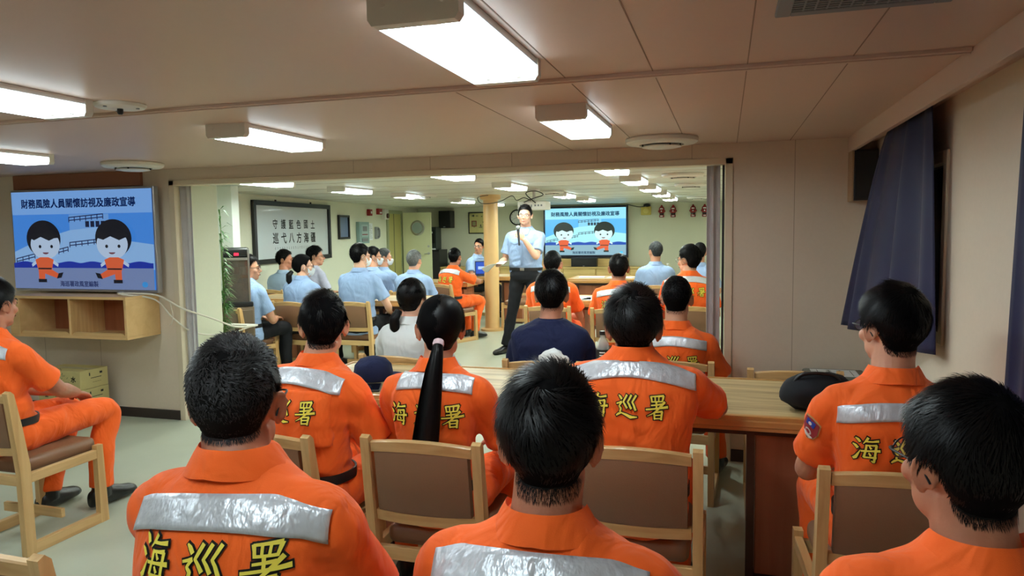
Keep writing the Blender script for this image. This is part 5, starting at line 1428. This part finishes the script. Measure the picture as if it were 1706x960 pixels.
# ---------------------------------------------------------------- back wall
t = thing('wall_loudspeaker', 'black box loudspeaker mounted high on the far wall near the door', 'loudspeaker', (-6.0, 15.04, 1.555))
b = MB(); b.box((-.14, -.13, 0), (.14, .13, .385), r=.008); obj('cabinet', b, M_BLACK, t, smooth=False)
b = MB(); b.box((-.13, -.137, .01), (.13, -.129, .375), r=.004); b.box((-.03, -.139, .02), (.02, -.136, .035), 1); obj('grille', b, [mat('speaker grille', (12, 12, 13), .7), M_SILVER], t, smooth=False)
b = MB(); b.box((-.03, .12, .15), (.03, .16, .24)); obj('bracket', b, M_BLACK, t, smooth=False)
def frame(name, lb, cat, c, rz, w, h, bw, mf, face, deep=.03):
    t = thing(name, lb, cat, c, rz); b = MB()
    for lo, hi in (((-w / 2, -deep, -h / 2), (-w / 2 + bw, 0, h / 2)), ((w / 2 - bw, -deep, -h / 2), (w / 2, 0, h / 2)), ((-w / 2 + bw, -deep, -h / 2), (w / 2 - bw, 0, -h / 2 + bw)), ((-w / 2 + bw, -deep, h / 2 - bw), (w / 2 - bw, 0, h / 2))): b.box(lo, hi, r=.004)
    obj('frame', b, mf, t, smooth=False)
    b = MB(); b.box((-w / 2 + bw, -.012, -h / 2 + bw), (w / 2 - bw, -.002, h / 2 - bw)); return t, obj('picture', b, face, t, smooth=False)
t, p = frame('framed_map', 'framed yellowed map on the far wall half behind the pillar', 'picture', (-5.2, 15.195, 1.66), 0, .66, .48, .022, M_BLACK, mat('map paper', (204, 194, 130), .6, vary=(9, .12)))
q = MB(); rs = np.random.default_rng(12); mm = [mat('map red', (140, 70, 56), .7), mat('map dark', (84, 84, 64), .7), mat('map grey', (150, 146, 104), .7)]
q.box((-.26, -.0135, -.08), (-.14, -.0125, .05), 0); q.box((-.24, -.014, -.06), (-.16, -.0137, .03), 2)
for k in range(16):
    x, z, w, h = rs.uniform(-.27, .24), rs.uniform(-.19, .16), rs.uniform(.02, .06), rs.uniform(.01, .05); q.box((x, -.0132 - k * .00002, z), (x + w, -.0125, z + h), 1 + k % 2)
obj('map_print', q, mm, p, smooth=False)
t = thing('wall_clock', 'round black-rimmed wall clock behind the speaker\'s head', 'clock', (-4.39, 15.19, 1.765))
b = MB(); b.lathe([(.145, 0), (.172, .004), (.175, .022), (.160, .034), (.148, .028), (.145, 0)], n=48, axis=1, cap=False); obj('rim', b, M_BLACK, t)
b = MB(); b.cyl((0, -.012, 0), .15, .012, axis=1, n=48); f = obj('dial', b, M_PAPER, t, smooth=False)
q = MB()
for k in range(12):
    a = k * math.pi / 6; q.box((math.sin(a) * .128 - .004, -.0135, math.cos(a) * .128 - .010), (math.sin(a) * .128 + .004, -.0125, math.cos(a) * .128 + .010))
obj('hour_marks', q, M_BLACK, f, smooth=False)
for L, a, w in ((.07, 1.3, .006), (.105, 4.3, .004)):
    b = MB(); d = np.array((math.sin(a), 0, math.cos(a))); n_ = np.array((math.cos(a), 0, -math.sin(a)))
    b.loft([[(-d * .015 + n_ * w) + np.array((0, y, 0)), (d * L + n_ * w * .4) + np.array((0, y, 0)), (d * L - n_ * w * .4) + np.array((0, y, 0)), (-d * .015 - n_ * w) + np.array((0, y, 0))] for y in (-.017, -.0155)]); obj('hand', b, M_BLACK, t, smooth=False)
t = thing('equipment_rack', 'tall black equipment cabinet in the far corner by the door', 'cabinet', (-6.20, 14.85, 0))
b = MB(); b.box((-.20, -.2, 0), (.16, .3, 1.08), r=.004); obj('cabinet', b, M_BLACK, t, smooth=False)
b = MB(); b.box((-.10, -.21, .04), (.15, -.199, 1.04), r=.003); obj('door', b, mat('rack door', (52, 50, 50), .4), t, smooth=False)
t = thing('amplifier', 'dark upright machine on top of the black equipment cabinet', 'equipment', (-6.26, 14.85, 1.082))
b = MB(); b.box((-.12, -.15, 0), (.14, .15, .50), r=.01); obj('body', b, mat('dark green grey', (46, 54, 52), .4), t, smooth=False)
b = MB(); b.box((-.09, -.156, .14), (.11, -.149, .44), r=.004); b.cyl((.04, -.162, .38), .022, .008, axis=1, n=16, m=1); obj('front_panel', b, [M_BLACK, M_PAPER], t, smooth=False)
b = MB(); b.box((-.13, -.19, 0.001), (.12, -.02, .03)); obj('tray', b, M_PAPER, t, smooth=False)
t = thing('emergency_light', 'yellow square wall light with a black lamp on top, right of the screen', 'light', (-1.59, 15.19, 1.76))
b = MB(); b.box((-.105, -.07, 0), (.105, 0, .175), r=.012); obj('box', b, mat('yellow enamel', (206, 186, 92), .45), t, smooth=False)
b = MB(); b.cyl((0, -.082, .088), .055, .014, axis=1, n=28); obj('lens', b, mat('yellow lens', (222, 206, 120), .3), t)
b = MB(); b.ell((.02, -.05, .205), (.075, .05, .032)); b.ell((.0, -.06, .19), (.018, .02, .02), m=1); obj('lamp_head', b, [M_BLACK, M_PAPER], t)
cable('black_cable', [(-1.62, 15.12, 1.935), (-1.75, 15.13, 1.935), (-1.9, 15.16, 1.97), (-2.0, 15.17, 1.995)], .008, M_BLACK, 'short black cable from the yellow light to the ceiling')
for x, lb in ((-1.267, 'first red wall unit from the far screen'), (-1.035, 'second red wall unit from the far screen'), (-.638, 'third red wall unit from the far screen'), (-.41, 'fourth red wall unit, beside the curtain edge')):
    t = thing('breathing_mask_holder', lb + ', with white marks', 'wall unit', (x, 15.12, 1.705), 0, 'red wall units on the far wall')
    b = MB(); b.lathe([(.001, .255), (.014, .255), (.02, .235), (.035, .215), (.052, .195), (.058, .150), (.075, .140), (.075, .112), (.056, .106), (.050, .085), (.001, .085)], n=24); obj('hood', b, M_RED, t, angle=40)
    b = MB(); b.lathe([(.001, .088), (.046, .088), (.044, .05), (.001, .05)], n=24); obj('neck', b, M_BLACK, t, angle=40)
    b = MB(); b.lathe([(.001, .05), (.050, .05), (.052, .012), (.046, 0), (.001, 0)], n=24); obj('base', b, M_RED, t, angle=40)
    q = MB(); q.box((-.028, -.066, .165), (.028, -.052, .188)); q.cyl((0, -.085, .126), .014, .012, axis=1, n=14); q.box((-.026, -.060, .016), (.026, -.046, .036)); obj('mark', q, M_PAPER, t, smooth=False)
    b = MB(); b.box((-.03, .0, .03), (.03, .079, .20)); obj('bracket', b, M_BLACK, t, smooth=False)

# ---------------------------------------------------------------- far left wall
LT = np.array((-.1090, .9940)); LA = np.array((-5.947, 7.664)); LRZ = math.radians(96.26)
def lw(s, z, off=.004): p = LA + LT * s + np.array((LT[1], -LT[0])) * off; return (p[0], p[1], z)
t, p = frame('calligraphy_frame', 'large black-framed calligraphy panel on the far left wall', 'picture', lw(1.615, 1.512), LRZ, 2.36, .86, .065, M_BLACK, mat('calligraphy paper', (206, 214, 216), .35, coat=.3), deep=.045)
q = MB()
def put_text(s, size, cx, cz, off=0.0, y=-.0128, m=0, q_=None):
    v, f = text_mesh(s, size, off); v = v - (v.min(0) + v.max(0)) / 2
    q_.add(np.stack([v[:, 0] + cx, np.full(len(v), y), v[:, 1] + cz], 1), f, m)
for i, ch in enumerate('守護藍色國土'): put_text(ch, .145, -.58 + i * .232, .115, .004, q_=q)
for i, ch in enumerate('巡弋八方海疆'): put_text(ch, .165, -.58 + i * .232, -.085, .006, q_=q)
for i in range(19):                    # signature line, too small to read: short brush marks
    x = -.60 + i * .066
    for k in range(3): q.box((x + rng.uniform(-.014, .004), -.0130, -.245 + k * .014), (x + rng.uniform(.010, .022), -.0126, -.240 + k * .014), 1)
    q.box((x + .002, -.0131, -.250), (x + .005, -.0126, -.208), 1)
obj('calligraphy', q, [M_BLK, mat('faded ink', (96, 100, 100), .7)], p, smooth=False)
b = MB(); b.box((-.55, -.02, .43), (-.53, 0, .455)); b.box((.53, -.02, .43), (.55, 0, .455)); obj('hanger', b, M_BLACK, t, smooth=False)
frame('framed_display', 'small black-framed blue panel right of the calligraphy', 'picture', lw(3.37, 1.585), LRZ, .44, .41, .035, M_BLACK, mat('blue grey panel', (112, 132, 164), .2), deep=.04)
t = thing('control_panel', 'teal-grey alarm control panel on the far left wall', 'panel', lw(4.17, 1.29), LRZ)
b = MB(); b.box((-.23, -.07, 0), (.23, 0, .39), r=.006); obj('box', b, mat('teal enamel', (136, 164, 160), .45), t, smooth=False)
b = MB(); b.box((-.16, -.078, .12), (.16, -.069, .34), r=.004); b.box((-.10, -.081, .22), (.10, -.077, .31), 1); b.box((-.14, -.081, .03), (.14, -.069, .09), 1)
for k in range(6): b.cyl((-.12 + k * .045, -.084, .16), .012, .006, axis=1, n=10, m=2)
obj('display', b, [mat('panel face', (164, 186, 184), .4), M_GREY, M_RED], t, smooth=False)
b = MB(); b.box((-.10, -.003, -.16), (.10, 0, .16)); q = MB()
t = thing('wall_notice', 'white paper notice beside the teal control panel', 'notice', lw(4.64, 1.50), LRZ); obj('sheet', b, M_PAPER, t, smooth=False)
for k in range(9): q.box((-.08, -.0036, .12 - k * .03), (.05 + .03 * ((k * 7) % 3 - 1), -.003, .126 - k * .03))
obj('text_lines', q, M_GREY, t, smooth=False)
t = thing('red_alarm', 'small red alarm box high on the far left wall', 'alarm', lw(5.05, 1.83), LRZ); b = MB(); b.box((-.09, -.06, 0), (.09, 0, .115), r=.006); obj('box', b, M_RED, t, smooth=False); b = MB(); b.box((-.05, -.066, .02), (.05, -.059, .05)); obj('plate', b, M_PAPER, t, smooth=False)
t = thing('red_alarm', 'red call-point box above the teal control panel', 'alarm', lw(4.55, 1.80), LRZ); b = MB(); b.box((-.07, -.06, 0), (.07, 0, .12), r=.006); obj('box', b, M_RED, t, smooth=False); b = MB(); b.cyl((0, -.068, .06), .025, .01, axis=1, n=16); obj('button', b, M_PAPER, t)
t = thing('alarm_beacon', 'grey alarm beacon with dark lens beside the far door frame', 'alarm', lw(5.36, 1.74), LRZ); b = MB(); b.box((-.11, -.07, 0), (.11, 0, .20), r=.006); obj('box', b, M_WMETAL, t, smooth=False); b = MB(); b.cyl((.02, -.10, .07), .05, .035, axis=1, n=20); obj('lens', b, mat('dark red lens', (70, 22, 24), .2), t)
t = thing('wall_phone', 'grey wall telephone beside the far door', 'phone', lw(4.9, 1.36), LRZ); b = MB(); b.box((-.06, -.05, 0), (.06, 0, .23), r=.01); obj('base', b, mat('phone grey', (150, 152, 150), .5), t, smooth=False)
b = MB(); b.tube([(0, -.055, .03), (0, -.08, .06), (0, -.08, .17), (0, -.055, .20)], [.022, .016, .016, .022], 12, sub=3); obj('handset', b, M_GREY, t)
# door frame in the side wall and the open door leaf
fr = MB()
for s0, s1, z0, z1 in ((5.50, 5.58, 0, 1.93), (6.34, 6.42, 0, 1.93), (5.58, 6.34, 1.86, 1.93)):
    c0 = LA + LT * ((s0 + s1) / 2)
    fr.box((-(s1 - s0) / 2, -.03, z0), ((s1 - s0) / 2, .02, z1), r=.004, rot=None); v = fr.v[-1]; R_ = rotz(LRZ); v[:] = v @ R_.T + np.array((c0[0], c0[1], 0))
struct('door_1', fr, mat('door frame', (150, 156, 120), .5)).name = 'door_1'
fr = MB(); c0 = LA + LT * 5.96; fr.box((-.38, -.012, 0), (.38, -.002, 1.86)); v = fr.v[-1]; v[:] = v @ rotz(LRZ).T + np.array((c0[0], c0[1], 0))
fr.box((-.05, -.016, 0), (-.03, -.008, 1.86), 1); v = fr.v[-1]; v[:] = v @ rotz(LRZ).T + np.array((c0[0], c0[1], 0))
o = obj('door_opening', fr, [mat('doorway beyond', (176, 168, 104), .6), M_BLACK], bpy.data.objects['door_1'], smooth=False)
t = thing('door_leaf', 'open cream door with round porthole in the far room', 'door', (-6.58, 14.0, .005), math.radians(1))
b = MB(); b.box((0, -.022, 0), (.64, .022, 1.885), r=.004); obj('panel', b, mat('door cream', (214, 216, 176), .45), t, smooth=False)
b = MB(); b.lathe([(.115, .018), (.115, .034), (.135, .040), (.158, .034), (.162, .020), (.158, .018), (.115, .018)], (.335, 0, 1.56), n=40, axis=1, cap=False); obj('porthole_ring', b, M_STEEL, t)
b = MB(); b.cyl((.335, -.028, 1.56), .118, .006, axis=1, n=40); obj('porthole_glass', b, mat('porthole glass', (150, 166, 160), .08, coat=.5), t, smooth=False)
b = MB(); b.cyl((.58, -.040, 1.02), .028, .018, axis=1, n=20); b.tube([(.58, -.045, 1.02), (.58, -.075, 1.02), (.50, -.078, 1.015)], [.010, .010, .009], 10, sub=3); b.cyl((.58, -.036, 1.17), .024, .014, axis=1, n=20); obj('handle', b, M_STEEL, t)
# ---------------------------------------------------------------- steriliser, cabinet, plant by the pilaster
t = thing('side_cabinet', 'brown cabinet under the glass steriliser left of the opening', 'cabinet', (-4.53, 5.86, 0), math.radians(36))
b = MB(); b.box((-.15, -.14, 0), (.15, .16, .80), r=.004); obj('body', b, mat('brown cabinet', (128, 110, 92), .5), t, smooth=False)
b = MB(); b.box((-.14, -.148, .05), (.14, -.139, .77), r=.003); d = obj('door', b, mat('brown cabinet door', (116, 98, 80), .45), t, smooth=False)
b = MB(); b.box((.10, -.158, .38), (.112, -.147, .48), r=.002); obj('handle', b, M_STEEL, d, smooth=False)
t = thing('steriliser', 'glass-fronted chrome steriliser with red display and black top', 'appliance', (-4.53, 5.86, .802), math.radians(36))
b = MB(); b.box((-.145, -.14, 0), (.145, .15, .045), r=.01); obj('base', b, M_BLACK, t, smooth=False)
b = MB(); b.box((-.125, -.10, .47), (.125, .13, .565), r=.03, seg=4); tp = obj('top', b, M_BLACK, t, angle=50)
b = MB(); b.box((-.012, -.1035, .49), (.03, -.099, .515)); obj('display', b, mat('red led', (40, 4, 8), .3, emit=((255, 40, 70), 2.2)), tp, smooth=False)
b = MB()
for x in (-.125, .107): b.box((x, -.115, .045), (x + .018, -.095, .55), r=.004)
b.box((-.107, -.115, .445), (.107, -.095, .470), r=.004); obj('frame', b, M_STEEL, t, smooth=False)
b = MB(); b.box((-.107, -.108, .045), (.107, -.100, .445)); obj('door', b, mat('tinted glass', (120, 108, 100), .03, spec=1.0, coat=1.0, alpha=.55), t, smooth=False)
b = MB()
for lo, hi in (((-.122, .10, .045), (.122, .115, .47)), ((-.122, -.09, .045), (-.112, .10, .47)), ((.112, -.09, .045), (.122, .10, .47)), ((-.112, -.09, .30), (.112, .10, .306))): b.box(lo, hi)
obj('body', b, mat('steriliser body', (150, 146, 140), .4, metal=.6), t, smooth=False)
for i, (x, c_) in enumerate(((-.06, (44, 60, 130)), (.0, (150, 40, 44)), (.06, (200, 196, 180)))):
    q = thing('cup', '%s cup on the shelf inside the glass steriliser' % ('blue', 'red', 'cream')[i], 'cup', (-4.53 + rotz(math.radians(36))[0] @ np.array((x, 0, 0)), 5.86 + rotz(math.radians(36))[1] @ np.array((x, 0, 0)), .802 + .307))
    b = MB(); b.lathe([(.001, 0), (.022, 0), (.027, .07), (.024, .07), (.02, .004), (.001, .004)], n=20); obj('bowl', b, mat('cup %d' % i, c_, .4), q)
t = thing('tray', 'white fold-out tray on the side of the brown cabinet', 'tray', (-4.33, 5.58, .640))
b = MB(); b.box((-.16, -.07, 0), (.16, .09, .018), r=.003); b.box((-.16, -.074, .0), (.16, -.068, .030), r=.001); obj('board', b, M_WPLASTIC, t, smooth=False)
b = MB(); b.box((-.14, .0, -.10), (-.12, .12, 0)); obj('bracket', b, M_STEEL, t, smooth=False)
t = thing('potted_bamboo', 'green bamboo plant behind the cream pilaster', 'plant', (-4.415, 5.46, 0))
b = MB(); b.lathe([(.001, 0), (.05, 0), (.065, .20), (.07, .22), (.055, .22), (.052, .20), (.001, .20)]); obj('pot', b, mat('dark pot', (60, 52, 46), .5), t)
b = MB(); rs = np.random.default_rng(21); lv = MB()
for k in range(5):
    x0, y0 = rs.uniform(-.025, .025, 2); x1, y1 = x0 + rs.uniform(-.05, .09), y0 + rs.uniform(-.03, .02); H_ = (1.72, 1.5, 1.25, 1.05, .9)[k]
    b.tube([(x0, y0, .19), ((x0 + x1) / 2 + .01, y0, H_ * .55), (x1, y1, H_)], [.006, .005, .003], 8, sub=4)
    for j in range(42):
        f_ = rs.uniform(.40, 1.0); p = np.array((x0 + (x1 - x0) * f_, y0 + (y1 - y0) * f_, .19 + (H_ - .19) * f_)); a = rs.uniform(-1.3, 1.5); L = rs.uniform(.08, .15)
        d = nz(np.array((math.cos(a), math.sin(a) * .45, rs.uniform(-.4, .6)))); sd_ = nz(np.cross(d, (0, 0, 1))) * .008
        m_ = p + d * L * .5 + np.array((0, 0, .012)); e_ = p + d * L + np.array((0, 0, -.025))
        lv.add([p, m_ + sd_, e_, m_ - sd_], [(0, 1, 2, 3)])
obj('stems', b, mat('bamboo stem', (96, 126, 60), .5), t); o = obj('leaves', lv, M_GREEN, t, smooth=False); o['kind'] = 'stuff'
